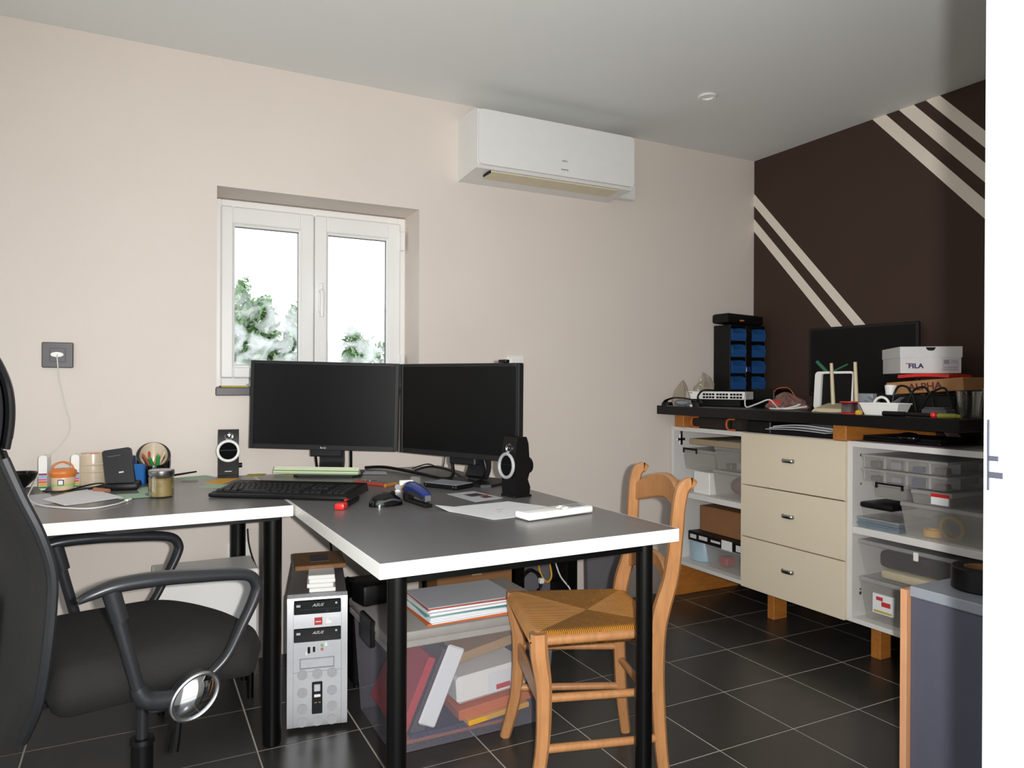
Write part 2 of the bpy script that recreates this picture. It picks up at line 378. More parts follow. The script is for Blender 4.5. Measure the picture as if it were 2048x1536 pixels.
wx0, wx1, wz0, wz1 = -2.82, -1.993, 1.060, 1.857
STRUCT('wall_back', MB().box(XL-.2, wx0, 0, .3, 0, H).box(wx1, .2, 0, .3, 0, H).box(wx0, wx1, 0, .3, 0, wz0).box(wx0, wx1, 0, .3, wz1, H), M_wall)
STRUCT('wall_right', MB().box(0, .2, -2.9, 0, 0, H), M_brown)
STRUCT('wall_left', MB().box(XL-.2, XL, -2.9, -2.3, 0, H).box(XL-.2, XL, -.5, 0, 0, H).box(XL-.2, XL, -2.3, -.5, 0, .25).box(XL-.2, XL, -2.3, -.5, 2.15, H), M_wall)
STRUCT('wall_front', MB().box(-2.32, 0, -2.86, -2.62, 0, H).box(-3.64, -2.32, -2.86, -2.62, 2.17, H).box(XL, -3.64, -2.86, -2.62, 0, H), M_white_wall)
STRUCT('ceiling', MB().box(XL-.2, .2, -2.9, .3, H, H+.12), M_ceil)
d1 = STRUCT('door_1', MB().box(-2.38, -2.32, -2.78, -2.62, 0, 2.17, .004).box(-3.64, -2.38, -2.78, -2.70, 2.11, 2.17, .004).box(-3.64, -3.58, -2.78, -2.62, 0, 2.17, .004), M_white_wall)
STRUCT('strike_plate', MB().box(-2.3812, -2.379, -2.6280, -2.6255, 1.0, 1.067, .0004).box(-2.3812, -2.379, -2.640, -2.627, 1.012, 1.018, .0003).box(-2.3812, -2.379, -2.636, -2.627, 1.028, 1.033, .0003), mat('dark_strike_metal', '#3a3d48', .5, metal=.5), d1)
STRUCT('ground', MB().box(-30, 30, .32, 30, -.25, -.15).box(-30, 30, -30, -9, -.2, -.10), M_ground)
STRUCT('bounce_terrace', MB().box(-12, 8, -9, -2.9, -.2, -.06).box(-12, XL-.2, -2.9, .32, -.2, -.06), M_terrace)  # terrace is out of view, made pale to bounce daylight up to the ceiling

# window: frame, two sashes with beads, panes, handle, hinge covers, slate sill
def ring(mb, x0, x1, z0, z1, w, y0, y1, b=.004):
    wl, wr, wb, wt = w
    mb.box(x0, x0+wl, y0, y1, z0, z1, b); mb.box(x1-wr, x1, y0, y1, z0, z1, b); mb.box(x0+wl-.002, x1-wr+.002, y0, y1, z0, z0+wb, b); mb.box(x0+wl-.002, x1-wr+.002, y0, y1, z1-wt, z1, b); return mb
win = STRUCT('window_1', ring(MB(), wx0, wx1, 1.075, 1.852, (.036,.036,.045,.036), .185, .25), M_pvc); win['kind'] = 'structure'
STRUCT('sash', ring(MB(), -2.79, -2.413, 1.112, 1.822, (.050,.056,.048,.072), .165, .235, .006), M_pvc, win)
STRUCT('sash', ring(MB(), -2.409, -2.022, 1.112, 1.822, (.054,.056,.048,.072), .165, .235, .006), M_pvc, win)
for a, b in ((-2.742, -2.468), (-2.357, -2.077)):
    STRUCT('glazing_bead', ring(MB(), a-.004, b+.004, 1.156, 1.754, (.012,)*4, .178, .205, .004), M_pvc, win)
    STRUCT('seal', ring(MB(), a+.004, b-.004, 1.164, 1.746, (.005,)*4, .19, .204, .001), M_black, win)
    STRUCT('pane', MB().box(a+.002, b-.002, .204, .208, 1.160, 1.750), M_glass, win)
STRUCT('handle', MB().box(-2.397, -2.375, .153, .166, 1.40, 1.53, .004).tube([(-2.386,.156,1.49),(-2.386,.135,1.49),(-2.386,.128,1.47),(-2.386,.13,1.38)], .009, 10), M_pvc, win)
for z in (1.70, 1.14):
    STRUCT('hinge_cover', MB().box(-2.026, -2.006, .150, .19, z, z+.085, .003), M_pvc, win)
STRUCT('window_sill', MB().box(wx0-.004, wx1+.004, -.012, .19, 1.044, 1.076, .003), M_slate, win)
sheet('note_pad', [(-2.80,.03),(-2.70,.035),(-2.70,.10),(-2.80,.095)], M_notey, 'olive pad lying at the left end of the window sill', 'pad', z=1.076, th=.006)
ONE('plastic_bag', MB().slab(lambda u, v: (-2.70+.13*u, .02+.08*v, 1.079+.012*abs(math.sin(9*u+5*v))), 14, 8, .001), M_clear, 'small crumpled clear bag on the window sill', 'bag')

w2 = STRUCT('added_window', MB().box(XL-.13, XL-.07, -2.3, -2.24, .25, 2.15, .004).box(XL-.13, XL-.07, -.56, -.5, .25, 2.15, .004).box(XL-.13, XL-.07, -2.24, -.56, .25, .31, .004).box(XL-.13, XL-.07, -2.24, -.56, 2.09, 2.15, .004).box(XL-.13, XL-.07, -1.43, -1.37, .31, 2.09, .004), M_pvc); w2['kind'] = 'structure'  # unseen window, added so side daylight reaches the brown wall and cabinets
for y0, y1 in ((-2.24, -1.43), (-1.37, -.56)): STRUCT('pane', MB().box(XL-.104, XL-.10, y0, y1, .31, 2.09), M_jar, w2)
# garden seen through the window
def bush(name, c, rx, ry, h, n, label, seed):
    r = random.Random(seed); t = T(name, label, 'bush', (c[0], c[1], -.15), 0)
    P('stem', MB().tube([(0,0,0),(.03,.02,h*.4),(0,.05,h*.8)], [.05,.04,.02], 8), M_chairwood, t)
    mb = MB()
    for k in range(n):
        u = max(-1, min(1, r.gauss(0, .45))); v = max(-1, min(1, r.gauss(0, .42))); w = r.random()
        wob = 1 + .10*math.sin(7*u+3)+.08*math.sin(15*u)
        p = Vector((u*rx*(1.1-w*.45), v*ry*(1.1-w*.45), .05 + (h-.05)*w*wob * (1-.28*abs(u)**1.5)))
        s = r.uniform(.022, .055); M = tr(*p) @ rot('Z', r.uniform(0, 360)) @ rot('X', r.uniform(-70, 70)) @ rot('Y', r.uniform(-50, 50))
        mb.m = 1 if r.random() < .45 else 0
        mb.add([(0,-s,0),(s*.45,0,s*.12),(0,s*1.2,0),(-s*.45,0,s*.12)], [(0,1,2),(0,2,3)], M)
    P('foliage', mb, [M_leaf_a, M_leaf_b], t, kind='stuff', smooth=False)
bush('garden_bush', (-2.00, 4.6), .95, .55, 2.04, 16000, 'leafy green bush outside the left window pane', 3)
bush('garden_bush', (-.62, 5.8), .70, .5, 1.74, 11000, 'lower leafy bush outside the right window pane', 5)
bush('garden_bush', (-4.6, 5.2), 1.1, .7, 2.0, 6000, 'bush in the garden left of the window view', 8)
bush('garden_bush', (2.4, 6.2), 1.2, .7, 1.8, 6000, 'bush in the garden right of the window view', 9)

# ================================================================== fittings on walls and ceiling
t = T('air_conditioner', 'white wall-mounted air conditioner just under the ceiling', 'air conditioner', (-1.405, 0, 2.0))
prof = [(0,.282),(-.19,.274),(-.214,.262),(-.214,.034),(-.200,.016),(0,.002)]
mb = MB(); mb.prism([(y, z) for y, z in prof], -.407, .407, Matrix(((0,0,1,0),(1,0,0,0),(0,1,0,0),(0,0,0,1)))); P('body', mb, M_acbody, t)
def rrect(x0, x1, y0, y1, r, n=5):
    o = []
    for cx, cy, a in ((x1-r, y1-r, 0), (x0+r, y1-r, 90), (x0+r, y0+r, 180), (x1-r, y0+r, 270)):
        for k in range(n+1): q = math.radians(a+90*k/n); o.append((cx+r*math.cos(q), cy+r*math.sin(q)))
    return o
mb = MB(); mb.prism(rrect(-.405, .405, .028, .262, .022), .208, .224, rot('X', 90)); P('front_panel', mb, M_acbody, t)
P('air_flap', MB().add([(-.335,-.197,.0135),(.335,-.197,.0135),(.335,-.108,.004),(-.335,-.108,.004),(-.335,-.197,.0075),(.335,-.197,.0075),(.335,-.108,-.002),(-.335,-.108,-.002)],
  [(0,1,2,3),(7,6,5,4),(0,4,5,1),(1,5,6,2),(2,6,7,3),(3,7,4,0)]), M_accream, t, 'yellowed air outlet flap')
P('flap_gap', MB().box(-.3395, -.3365, -.199, -.125, .001, .0135), M_black, t)
text('brand_mark', 'FUJITSU', .0085, M_txt_dark, t, tr(.02, -.2245, .093) @ FACE_MY)
text('brand_mark', 'INVERTER', .0085, M_txt_dark, t, tr(.02, -.2245, .054) @ FACE_MY)
P('pipe_cover', MB().box(.40, .548, -.050, -.001, .022, .10, .006), M_acbody, t)

t = T('wall_outlet', 'dark grey square power socket plate on beige wall left of window', 'outlet', (-3.343, 0, 1.145))
P('plate', MB().box(-.048, .048, -.009, 0, 0, .09, .003), M_slate, t)
P('socket', MB().box(-.024, .024, -.0115, -.008, .021, .069, .001).cyl((0,-.010,.047),(0,-.0135,.047), .0205, n=28), M_slate, t)
t = T('charging_cable', 'thin white charging cable hanging from the grey wall socket to the desk', 'cable', (-3.343, -.013, 1.165))
P('plug', MB().tube([(0,-.001,.026),(0,-.02,.026)], 1, sec=[(.009*math.cos(a*PI/9), .0195*math.sin(a*PI/9)) for a in range(18)], hint=(0,0,1)), M_white, t)
P('cord', W(t).tube([(-3.343,-.034,1.19),(-3.34,-.05,1.165),(-3.335,-.045,1.11),(-3.315,-.05,1.01),(-3.300,-.055,.945),(-3.318,-.06,.89),(-3.366,-.10,.83),(-3.392,-.24,.757),(-3.385,-.40,.7455),(-3.345,-.56,.7455),(-3.28,-.65,.7455),(-3.208,-.70,.7455),(-3.149,-.655,.7455),(-3.122,-.60,.7455)], .0022, 6, 6), M_wire_w, t)
P('connector', W(t).box(-.005,.005,-.012,.012,-.003,.003,.001, tr(-3.117,-.585,.746) @ rot('Z',-22)).box(-.003,.003,.012,.020,-.002,.002,0, tr(-3.117,-.585,.746) @ rot('Z',-22)), M_white, t)
def switch(name, x, z, label, cat):
    t = T(name, label, cat, (x, 0, z))
    P('plate', MB().box(-.044, .044, -.008, 0, 0, .085, .003), M_white, t); return t
t = switch('light_switch', -1.516, 1.139, 'white light switch plate on wall behind the right monitor', 'switch')
P('rocker', MB().box(-.026, .026, -.012, -.007, .014, .071, .003), M_white, t)
t = switch('wall_outlet', -2.735, .385, 'white socket plate low on wall below the left desk', 'outlet')
P('socket', MB().cyl((0,-.007,.042),(0,-.011,.042), .021, n=24), M_white, t)
t = T('ceiling_spotlight', 'small round white recessed spotlight in the ceiling', 'light', (-.888, -.597, H-.012))
P('ring', MB().cup([(.030,.012),(.040,.010),(.041,.006),(.036,.002)], [(.026,.003),(.022,.012)], 28), M_white, t)
P('lens', MB().cyl((0,0,.008),(0,0,.0115), .023, n=24), M_white, t)
# ================================================================== the two desks
def desk(name, label, loc, rz, hw, hl, legs, r, bands):
    t = T(name, label, 'desk', loc, rz)
    P('tabletop', MB().box(-hw+.002, hw-.002, -hl+.002, hl-.002, .711, .742, .0008), M_desk, t, 'grey laminate desktop')
    e = MB()
    for b in bands:
        if b == 'f': e.box(-hw, hw, -hl, -hl+.0021, .7105, .7418, .0005)
        if b == 'b': e.box(-hw, hw, hl-.0021, hl, .7105, .7418, .0005)
        if b == 'l': e.box(-hw, -hw+.0021, -hl, hl, .7105, .7418, .0005)
        if b == 'r': e.box(hw-.0021, hw, -hl, hl, .7105, .7418, .0005)
    P('edge_band', e, M_edge, t, 'white edge band')
    for x, y in legs:
        P('leg', MB().cyl((x,y,.006),(x,y,.708), r, n=24).cyl((x,y,0),(x,y,.006), r*.9, n=24), M_blackmetal, t)
    x0, x1 = min(l[0] for l in legs), max(l[0] for l in legs); y0, y1 = min(l[1] for l in legs), max(l[1] for l in legs)
    P('under_frame', MB().box(x0, x1, y0-.012, y0+.012, .688, .711).box(x0, x1, y1-.012, y1+.012, .688, .711).box(x0-.012, x0+.012, y0, y1, .688, .711).box(x1-.012, x1+.012, y0, y1, .688, .711), M_blackmetal, t)
    return t
RZ = math.degrees(.02)
desk('desk', 'grey-topped desk with white edge standing out into the room with both monitors', (-2.303, -.87, 0), RZ, .382, .765, [(-.33,-.72),(.31,-.72),(.31,.72),(-.33,.70)], .0205, 'fblr')
desk('desk', 'grey-topped desk with white edge along the beige wall behind the office chair', (-3.477, -.4996, 0), RZ, .779, .385, [(.745,-.252),(.73,.357),(-.70,-.30),(-.70,.34)], .0275, 'fblr')

# ================================================================== monitors
def monitor(loc, rz, roll, zc, label, logo):
    t = T('monitor', label, 'monitor', loc, rz)
    M = tr(0, 0, zc) @ rot('Y', roll)
    w, h = .2745, .163
    P('housing', MB(M).box(-w, w, 0, .022, -h, h, .004, seg=2).box(-w*.72, w*.72, .02, .05, -h*.75, h*.55, .02, seg=2), M_bezel, t)
    b = MB(M)
    for q in ((-w+.001, -w+.015, -h+.001, h-.001), (w-.015, w-.001, -h+.001, h-.001), (-w+.015, w-.015, h-.013, h-.001), (-w+.015, w-.015, -h+.001, -h+.019)):
        b.box(q[0], q[1], -.0035, .003, q[2], q[3], .001)
    P('bezel', b, M_bezel, t)
    P('screen', MB(M).box(-w+.014, w-.014, -.0005, .004, -h+.018, h-.012), M_screen, t)
    if logo: text('logo', 'BenQ', .009, M_txt_light, t, M @ tr(0, -.004, -h+.006) @ FACE_MY)
    P('neck', MB().tube([(0,.050,zc-.07),(0,.075,zc-.14),(0,.115,.11),(0,.128,.055),(0,.110,.018)], 1, sec=[(-.012,-.045),(.012,-.045),(.012,.045),(-.012,.045)], hint=(0,1,.2), sm=4).box(-.06,.06,.03,.06,zc-.19,zc-.12,.004), M_bezel, t)
    P('base', MB().prism([(-.125,-.045),(-.10,-.07),(.10,-.07),(.125,-.045),(.11,.11),(-.11,.11)], 0, .009, tr(0,.085,0)), M_bezel, t)
    return t
monitor((-2.4785, -.324, .742), -27.3, 1.2, .268, 'left of the two black monitors, facing the room below the window', True)
monitor((-2.112, -.703, .742), -64.6, .3, .260, 'right of the two black monitors, turned inward beside the first', False)
t = T('webcam', 'tiny black webcam on the top corner of the right monitor', 'webcam', (-2.022, -.885, 1.165), -64.6)
P('body', MB().box(-.016, .016, -.006, .016, 0, .010, .002), M_black, t); P('foot', MB().box(-.010, .010, .012, .022, -.012, .004, .002), M_black, t)

# speakers
def speaker(loc, rz, h, label, silver):
    t = T('speaker', label, 'speaker', loc, rz)
    P('foot', MB().box(-.036, .036, -.035, .035, 0, .007, .002), M_black, t)
    # tilted slab with a waist, swept front to back
    side = [(.025,.006),(-.028,.006),(-.030,.06),(-.036,.10),(-.030,.15),(-.022,h),(.012,h),(.020,h-.02),(.024,.12),(.030,.09),(.018,.055),(.028,.03)]
    P('cabinet', MB().prism([(y, z) for y, z in side], -.036, .036, Matrix(((0,0,1,0),(1,0,0,0),(0,1,0,0),(0,0,0,1)))), M_black, t)
    c = Vector((0, -.036, .098)); M = tr(*c) @ rot('X', -3)
    P('driver_ring', MB(M).tube([(.0365*math.cos(a*PI/16), -.004, .0365*math.sin(a*PI/16)) for a in range(32)], .0052, 8, 1, closed=True), M_white if not silver else M_silver, t, 'pale ring round the driver')
    P('driver_cone', MB(M).lathe([(.033,0),(.026,-.006),(.012,-.010),(.012,-.008),(0,-.004)], 28, rot('X', 90)), mat('speaker_cone', '#0b0b0c', .85, spec=.08), t)
    P('tweeter', MB(tr(.002, -.0285, .152) @ rot('X', -6)).lathe([(.0155,0),(.0155,.004),(.012,.003),(.007,-.001),(0,.002)], 24, rot('X', 90)), M_chrome, t, 'small chrome tweeter')
    P('back_pod', MB().cyl((0,.018,.095),(0,.048,.095), .030, .026, 24), M_black, t)
    return t
t = speaker((-2.785, -.098, .742), -8, .176, 'black desk speaker with white ring left of the left monitor', False)
P('volume_knob', MB().cyl((.036,0,.040),(.048,0,.040), .009, n=16), M_black, t)
P('brand_mark', MB().box(-.012, .012, -.0312, -.029, .020, .0225), M_txt_light, t)
speaker((-2.030, -.998, .742), -80, .188, 'black desk speaker with silver ring beside the right monitor', True)

# ================================================================== on the desks
DZ = .742
# keyboard
t = T('keyboard', 'long black keyboard in front of the left monitor', 'keyboard', (-2.655, -.655, DZ), -35)
kw, kd = .222, .088
P('case', MB().add([(-kw,-kd-.012,.004),(kw,-kd-.012,.004),(kw,kd,.004),(-kw,kd,.004),(-kw+.004,-kd-.004,.016),(kw-.004,-kd-.004,.016),(kw-.004,kd-.004,.030),(-kw+.004,kd-.004,.030)],
  [(0,3,2,1),(4,5,6,7),(0,1,5,4),(1,2,6,5),(2,3,7,6),(3,0,4,7)]).box(-kw, kw, -kd-.022, -kd-.004, .001, .0145, .005, seg=2), M_black, t)
key_me = mesh_of('key', MB().add([(-.008,-.008,0),(.008,-.008,0),(.008,.008,0),(-.008,.008,0),(-.0062,-.006,.006),(.0062,-.006,.006),(.0062,.0068,.006),(-.0062,.0068,.006)],
  [(4,5,6,7),(0,1,5,4),(1,2,6,5),(2,3,7,6),(3,0,4,7)]), M_bezel, False)
def key(x, row, wf):
    y = -kd+.012+row*.0192; z = .0165+.014*(y+kd)/(2*kd)
    o = bpy.data.objects.new('key', key_me); COL.objects.link(o); o.parent = t; o.location = (x, y, z); o.scale = (wf, 1.05, 1); o.rotation_euler = (math.atan(.014/(2*kd)), 0, 0)
_rows = [[1.25,1.25,1.25,6.25,1.25,1.25,1.25,1.25], [2.25]+[1]*10+[2.75], [1.75]+[1]*11+[2.25], [1.5]+[1]*12+[1.5], [1]*13+[2], [1]*14]
for r_, ws in enumerate(_rows):
    x = -kw+.012
    for w_ in ws:
        key(x+w_*.00925, r_, w_*1.06); x += w_*.0185*15/sum(ws)*.985
    for q in range(7):
        if q in (3,) : continue
        if r_ in (1, 2) and q < 3 and not (r_ == 1 and q == 1): continue
        key(.085+q*.0188, r_, 1.05)
P('keyboard_rest', MB().box(-.05, .06, kd-.010, kd+.008, .012, .029, .006), M_black, t)

# mouse
t = T('mouse', 'black computer mouse on the desk between red cutter and blue stapler', 'mouse', (-2.452, -.990, DZ), 8)
def mfn(u, v):
    a = 2*PI*v; p = u*PI/2; rr = math.cos(p)
    return (.052*rr*math.cos(a), (.030+.003*math.cos(a))*rr*math.sin(a), .004+.034*math.sin(p)*(1-.18*rr*math.cos(a)))
P('shell', MB().grid(mfn, 10, 28).add([(.052*math.cos(2*PI*k/28), (.030+.003*math.cos(2*PI*k/28))*math.sin(2*PI*k/28), z) for z in (.0005,.004) for k in range(28)], [tuple(range(27,-1,-1))]+[(k,(k+1)%28,28+(k+1)%28,28+k) for k in range(28)]), M_blackgloss, t, ang=60)
P('side_grip', MB().tube([(-.040,-.0215,.010),(-.015,-.028,.017),(.010,-.0275,.020),(.036,-.018,.012)], .0030, 8), mat('mouse_grey', '#4a4c50', .3), t, 'grey side stripe')
P('scroll_wheel', MB().cyl((.022,-.003,.034),(.022,.003,.034), .007, n=14), M_black, t)

# box cutter
t = T('box_cutter', 'red and black box cutter lying near the inner desk corner', 'cutter', (-2.548, -.938, DZ), 58)
P('grip', MB().box(-.085, -.045, -.014, .014, 0, .018, .005, seg=2), M_red, t, 'red end')
P('body', MB().box(-.047, .075, -.011, .011, .001, .017, .004).add([(.073,-.010,.004),(.098,-.004,.004),(.073,.006,.004),(.073,-.010,.012),(.098,-.004,.012),(.073,.006,.012)], [(0,2,1),(3,4,5),(0,1,4,3),(1,2,5,4),(2,0,3,5)]), M_black, t)
P('slider', MB().box(-.03, -.008, -.005, .005, .016, .021, .002), M_red, t)

# stapler
t = T('stapler', 'dark blue stapler standing half open on its black base', 'stapler', (-2.362, -1.008, DZ), -84)
P('base', MB().box(-.058, .075, -.013, .013, 0, .010, .003).box(-.075, -.050, -.014, .014, 0, .030, .004), M_black, t)
P('magazine', MB().box(-.07, .062, -.009, .009, -.003, .008, .001, tr(-.005,0,.026) @ rot('Y', 3)), M_steel, t)
P('arm', MB().tube([(-.075,0,.034),(-.05,0,.046),(-.01,0,.046),(.04,0,.038),(.068,0,.030)], [.9,1.15,1.15,1.05,.85], sec=[(.012*math.cos(a*PI/8)*1.1, .0135*math.sin(a*PI/8)) for a in range(16)], hint=(0,0,1)), M_dblue, t, 'dark blue upper arm')
P('nose', MB().box(.060, .072, -.010, .010, .014, .036, .003), M_steel, t)

# air conditioner remote
t = T('remote_control', 'white air conditioner remote lying face up near the desk edge', 'remote', (-2.095, -1.345, DZ), 9)
P('body', MB().box(-.112, .112, -.032, .032, .002, .021, .006, seg=3), M_white, t)
P('display', MB().box(.045, .095, -.019, .019, .0205, .0216, .0004), M_greymet, t)
for x, y in ((.03,-.012),(.03,.012),(.012,0),(.018,-.018)): P('button', MB().cyl((x,y,.0205),(x,y,.0232), .0055, n=14), M_white, t)
P('flap_line', MB().box(-.001, .001, -.031, .031, .0206, .0214), M_greymet, t)

sheet('paper_sheet', [(-2.350,-1.120),(-2.100,-1.080),(-2.020,-1.285),(-2.270,-1.330)], M_paper, 'large white sheet with faint lines under the remote', z=DZ, wav=.002, curl=.012,
      prints=[(.1,.9,.28,.285,M_paper2),(.1,.9,.42,.425,M_paper2),(.1,.9,.56,.565,M_paper2),(.1,.9,.7,.705,M_paper2),(.45,.55,.47,.48,M_txt_dark),(.35,.40,.62,.63,M_txt_dark)])
sheet('leaflet', [(-2.212,-.868),(-2.110,-.848),(-2.085,-1.015),(-2.194,-1.046)], M_paper2, 'small leaflet with dark picture print beside the right speaker', z=DZ,
      prints=[(.35,.85,.25,.55,M_slate),(.55,.85,.62,.82,M_txt_maroon),(.70,.95,.5,.60,M_txt_red)])
# external drive
t = T('external_drive', 'flat black hard drive with silver screws under the right monitor', 'hard drive', (-2.149, -.728, DZ), -62)
P('case', MB().box(-.072, .072, -.048, .048, .004, .016, .002).box(-.068, .068, -.044, .044, 0, .005), M_black, t)
P('top_plate', MB().box(-.069, .069, -.045, .045, .0155, .0175, .0005), M_greymet, t)
for x in (-.066, .066):
    P('screw', MB().cyl((x*.9,-.0475,.010),(x*.9,-.0495,.010), .003, n=10), M_chrome, t)

# triangular scale ruler and flat things round the monitor foot
t = T('scale_ruler', 'pale green triangular scale ruler lying under the left monitor', 'ruler', (-2.487, -.238, DZ+.0095), -32)
P('body', MB().prism([(-.016,0),(.016,0),(.0,.025)], -.165, .165, rot('Y', 90) @ rot('Z', 90)), M_palegreen, t)
P('stripe', MB().box(-.165, .165, -.0102, -.0075, .0095, .0125).box(-.165, .165, -.0155, -.012, .002, .0035), M_greenl, t, 'green line')
sheet('note', [(-2.600,-.16),(-2.52,-.20),(-2.48,-.12),(-2.56,-.08)], M_notey, 'yellow note half under the left monitor foot', 'note', z=DZ)
sheet('paper_sheet', [(-2.335,-.27),(-2.235,-.32),(-2.215,-.23),(-2.30,-.19)], M_paper2, 'pale paper slip right of the left monitor foot', z=DZ, lift=.002)
ONE('pen', MB().cyl((-2.412,-.507,DZ+.006),(-2.343,-.623,DZ+.006), .006, .006, 10), mat('dull_red_plastic', '#9c3a2c', .4, var=.05), 'red pen lying right of the keyboard', 'pen')
ONE('marker_pen', MB().cyl((-2.345,-.640,DZ+.006),(-2.292,-.602,DZ+.006), .006, .005, 10), M_pine, 'short orange brown pen stub behind the white eraser block', 'pen')
ONE('eraser', MB().box(-.024, .024, -.010, .010, 0, .020, .003, tr(-2.268,-.634,DZ) @ rot('Z', -10)), M_white, 'white block lying behind the blue stapler', 'eraser')
ONE('plastic_clip', MB().box(-.018, .018, -.008, .008, 0, .026, .003, tr(-2.222,-.60,DZ) @ rot('Z', -50)), M_clear, 'clear plastic clip right of the white block', 'clip')
ONE('coin', MB().cyl((-2.323,-.708,DZ+.009),(-2.322,-.705,DZ+.0095), .0095, n=18), M_steel, 'silver disc leaning left of the white block', 'disc')
ONE('battery', MB().cyl((-2.308,-.705,DZ+.007),(-2.270,-.722,DZ+.007), .0065, n=12), M_yellow, 'small yellow battery in front of the white block', 'battery')
t = T('key_ring', 'small bunch of keys between keyboard and monitor cable', 'keys', (-2.372, -.495, DZ))
P('ring', MB().tube([(.013*math.cos(a*PI/8), .013*math.sin(a*PI/8), .003+.003*math.sin(a*PI/4)) for a in range(16)], .0014, 6, 1, closed=True), M_steel, t)
for a in (20, 75, 140): P('key_blade', MB(rot('Z', a)).cyl((.020,0,.004),(.020,0,.0062), .008, n=14).box(.026, .048, -.0035, .0035, .004, .006), M_steel, t)

# cables behind the monitors
wire('monitor_cable', [(-2.26,-.10,.748),(-2.19,-.16,.752),(-2.13,-.40,.75),(-2.10,-.56,.75),(-2.08,-.60,.765),(-2.085,-.60,.83),(-2.09,-.61,.90)], .0062, M_black, 'thick black cable curving from behind the right monitor to the left', n=8)
wire('monitor_cable', [(-2.11,-.28,.748),(-2.06,-.32,.765),(-2.02,-.42,.76),(-2.03,-.60,.749),(-2.02,-.70,.755),(-2.015,-.74,.80),(-2.03,-.715,.88)], .0045, M_black, 'thinner black cable looping under the right monitor')
wire('monitor_cable', [(-2.10,-.22,.749),(-2.05,-.27,.770),(-2.03,-.36,.762),(-2.015,-.36,.80),(-2.03,-.40,.90)], .0022, M_black, 'very thin dark wire looping behind the right monitor')
wire('speaker_cable', [(-1.985,-.80,.92),(-1.980,-.79,.83),(-1.965,-.78,.755),(-1.955,-.82,.746),(-1.975,-.92,.746),(-1.99,-.95,.748)], .003, M_black, 'black cable from the right monitor to the right speaker')
wire('monitor_cable', [(-2.50,-.25,.90),(-2.488,-.22,.83),(-2.470,-.17,.76),(-2.46,-.10,.748)], .0042, M_black, 'black cable hanging left of the left monitor neck')
wire('monitor_cable', [(-2.372,-.30,.90),(-2.366,-.28,.84),(-2.358,-.25,.77),(-2.34,-.18,.748)], .0050, M_black, 'black cable hanging right of the left monitor neck')

# left desk: holders
t = T('bowl', 'glossy black bowl behind the office chair headrest', 'bowl', (-3.448, -.110, DZ))
P('shell', MB().cup([(.024,0),(.030,.004),(.052,.028),(.060,.047),(.0605,.049)], [(.057,.048),(.049,.030),(.026,.008),(0,.006)], 32), M_blackgloss, t)
t = T('stationery_holder', 'white holder with rainbow stripes along its base beside the black bowl', 'holder', (-3.318, -.185, DZ), -6)
for x in (-.058, .034):
    P('stand_panel', MB().prism(rrect(x, x+.024, 0, .112, .010), -.03, .03, rot('X', 90)), M_white, t)
P('back_panel', MB().box(-.040, .040, .018, .024, .002, .060, .001), M_clear, t)
for k, c in enumerate((M_greenl, M_yellow, M_orange, mat('pink_plastic', '#c9609a', .5, var=.02), mat('sky_print', '#7fb4c9', .5, var=.02), mat('violet_print', '#8c4a73', .5, var=.02))):
    P('stripe', MB().box(-.0575, -.0345, -.0312, -.029, .004+.0085*k, .011+.0085*k), c, t); P('stripe', MB().box(.0345, .0575, -.0312, -.029, .004+.0085*k, .011+.0085*k), c, t)
t = T('candle_pot', 'small orange and green pot with a hoop handle before the striped holder', 'pot', (-3.306, -.262, DZ), -6)
P('pot', MB().lathe([(.027,0),(.031,.003),(.036,.058),(.034,.062)], 28), mat('pale_peach_plastic', '#d9b79b', .35, var=.03), t)
P('lid', MB().lathe([(.036,.046),(.040,.058),(.038,.066),(.030,.072),(0,.073)], 28), mat('orange_plastic', '#d67a35', .4, var=.04), t, 'orange lid')
P('green_band', MB().lathe([(.0285,.001),(.0335,.022),(.0338,.026),(.029,.026),(.025,.001)], 28), mat('lime_plastic', '#9fcf7c', .45, var=.04), t)
P('label_square', MB().box(-.009, .009, -.0385, -.034, .022, .040, .001), M_slate, t); P('label_paper', MB().box(-.0065, .0065, -.0392, -.037, .0245, .0375), M_paper, t)
P('handle', MB().tube([(-.030,0,.066),(-.024,0,.084),(0,0,.094),(.024,0,.084),(.030,0,.066)], .0028, 8), mat('orange_plastic', '#d67a35', .4), t)
t = T('ceramic_cup', 'cream ceramic cup holding blue, red and yellow notes', 'cup', (-3.226, -.165, DZ))
P('cup', MB().cup([(.039,0),(.042,.004),(.043,.05),(.042,.108),(.0415,.111)], [(.038,.110),(.038,.01),(0,.008)], 32), M_ceramic, t)
P('relief_ring', MB().lathe([(.0425,.046),(.0447,.050),(.0425,.054)], 32).lathe([(.0425,.070),(.0447,.074),(.0425,.078)], 32), M_ceramic, t)
for k, (x, c, l) in enumerate(((-.020, M_blue, 'blue'), (.004, M_red, 'red'), (.022, M_yellow, 'yellow'))):
    ONE('note_pad', MB().box(-.014, .014, -.004, .004, 0, .098, .001, tr(-3.226+x, -.165+.006*k-.004, DZ+.012) @ rot('Y', -8+9*k) @ rot('X', 6-6*k)), c, l+' note pad sticking out of the cream cup', 'note', None)
t = T('docking_stand', 'black upright slab stand leaning back in front of the cream cup', 'stand', (-3.135, -.300, DZ), -8)
P('foot', MB().box(-.052, .052, -.045, .045, 0, .024, .008, seg=2), M_black, t)
P('slab', MB().prism(rrect(-.042, .042, 0, .125, .009), -.014, .012, tr(.0,-.018,.010) @ rot('Y', -8) @ rot('X', 90-9)), M_bezel, t)
P('mark', MB().box(.000, .014, -.0165, -.0145, .044, .049, 0, tr(.0,-.018,.010) @ rot('Y', -8) @ rot('X', -9)), M_silver, t)
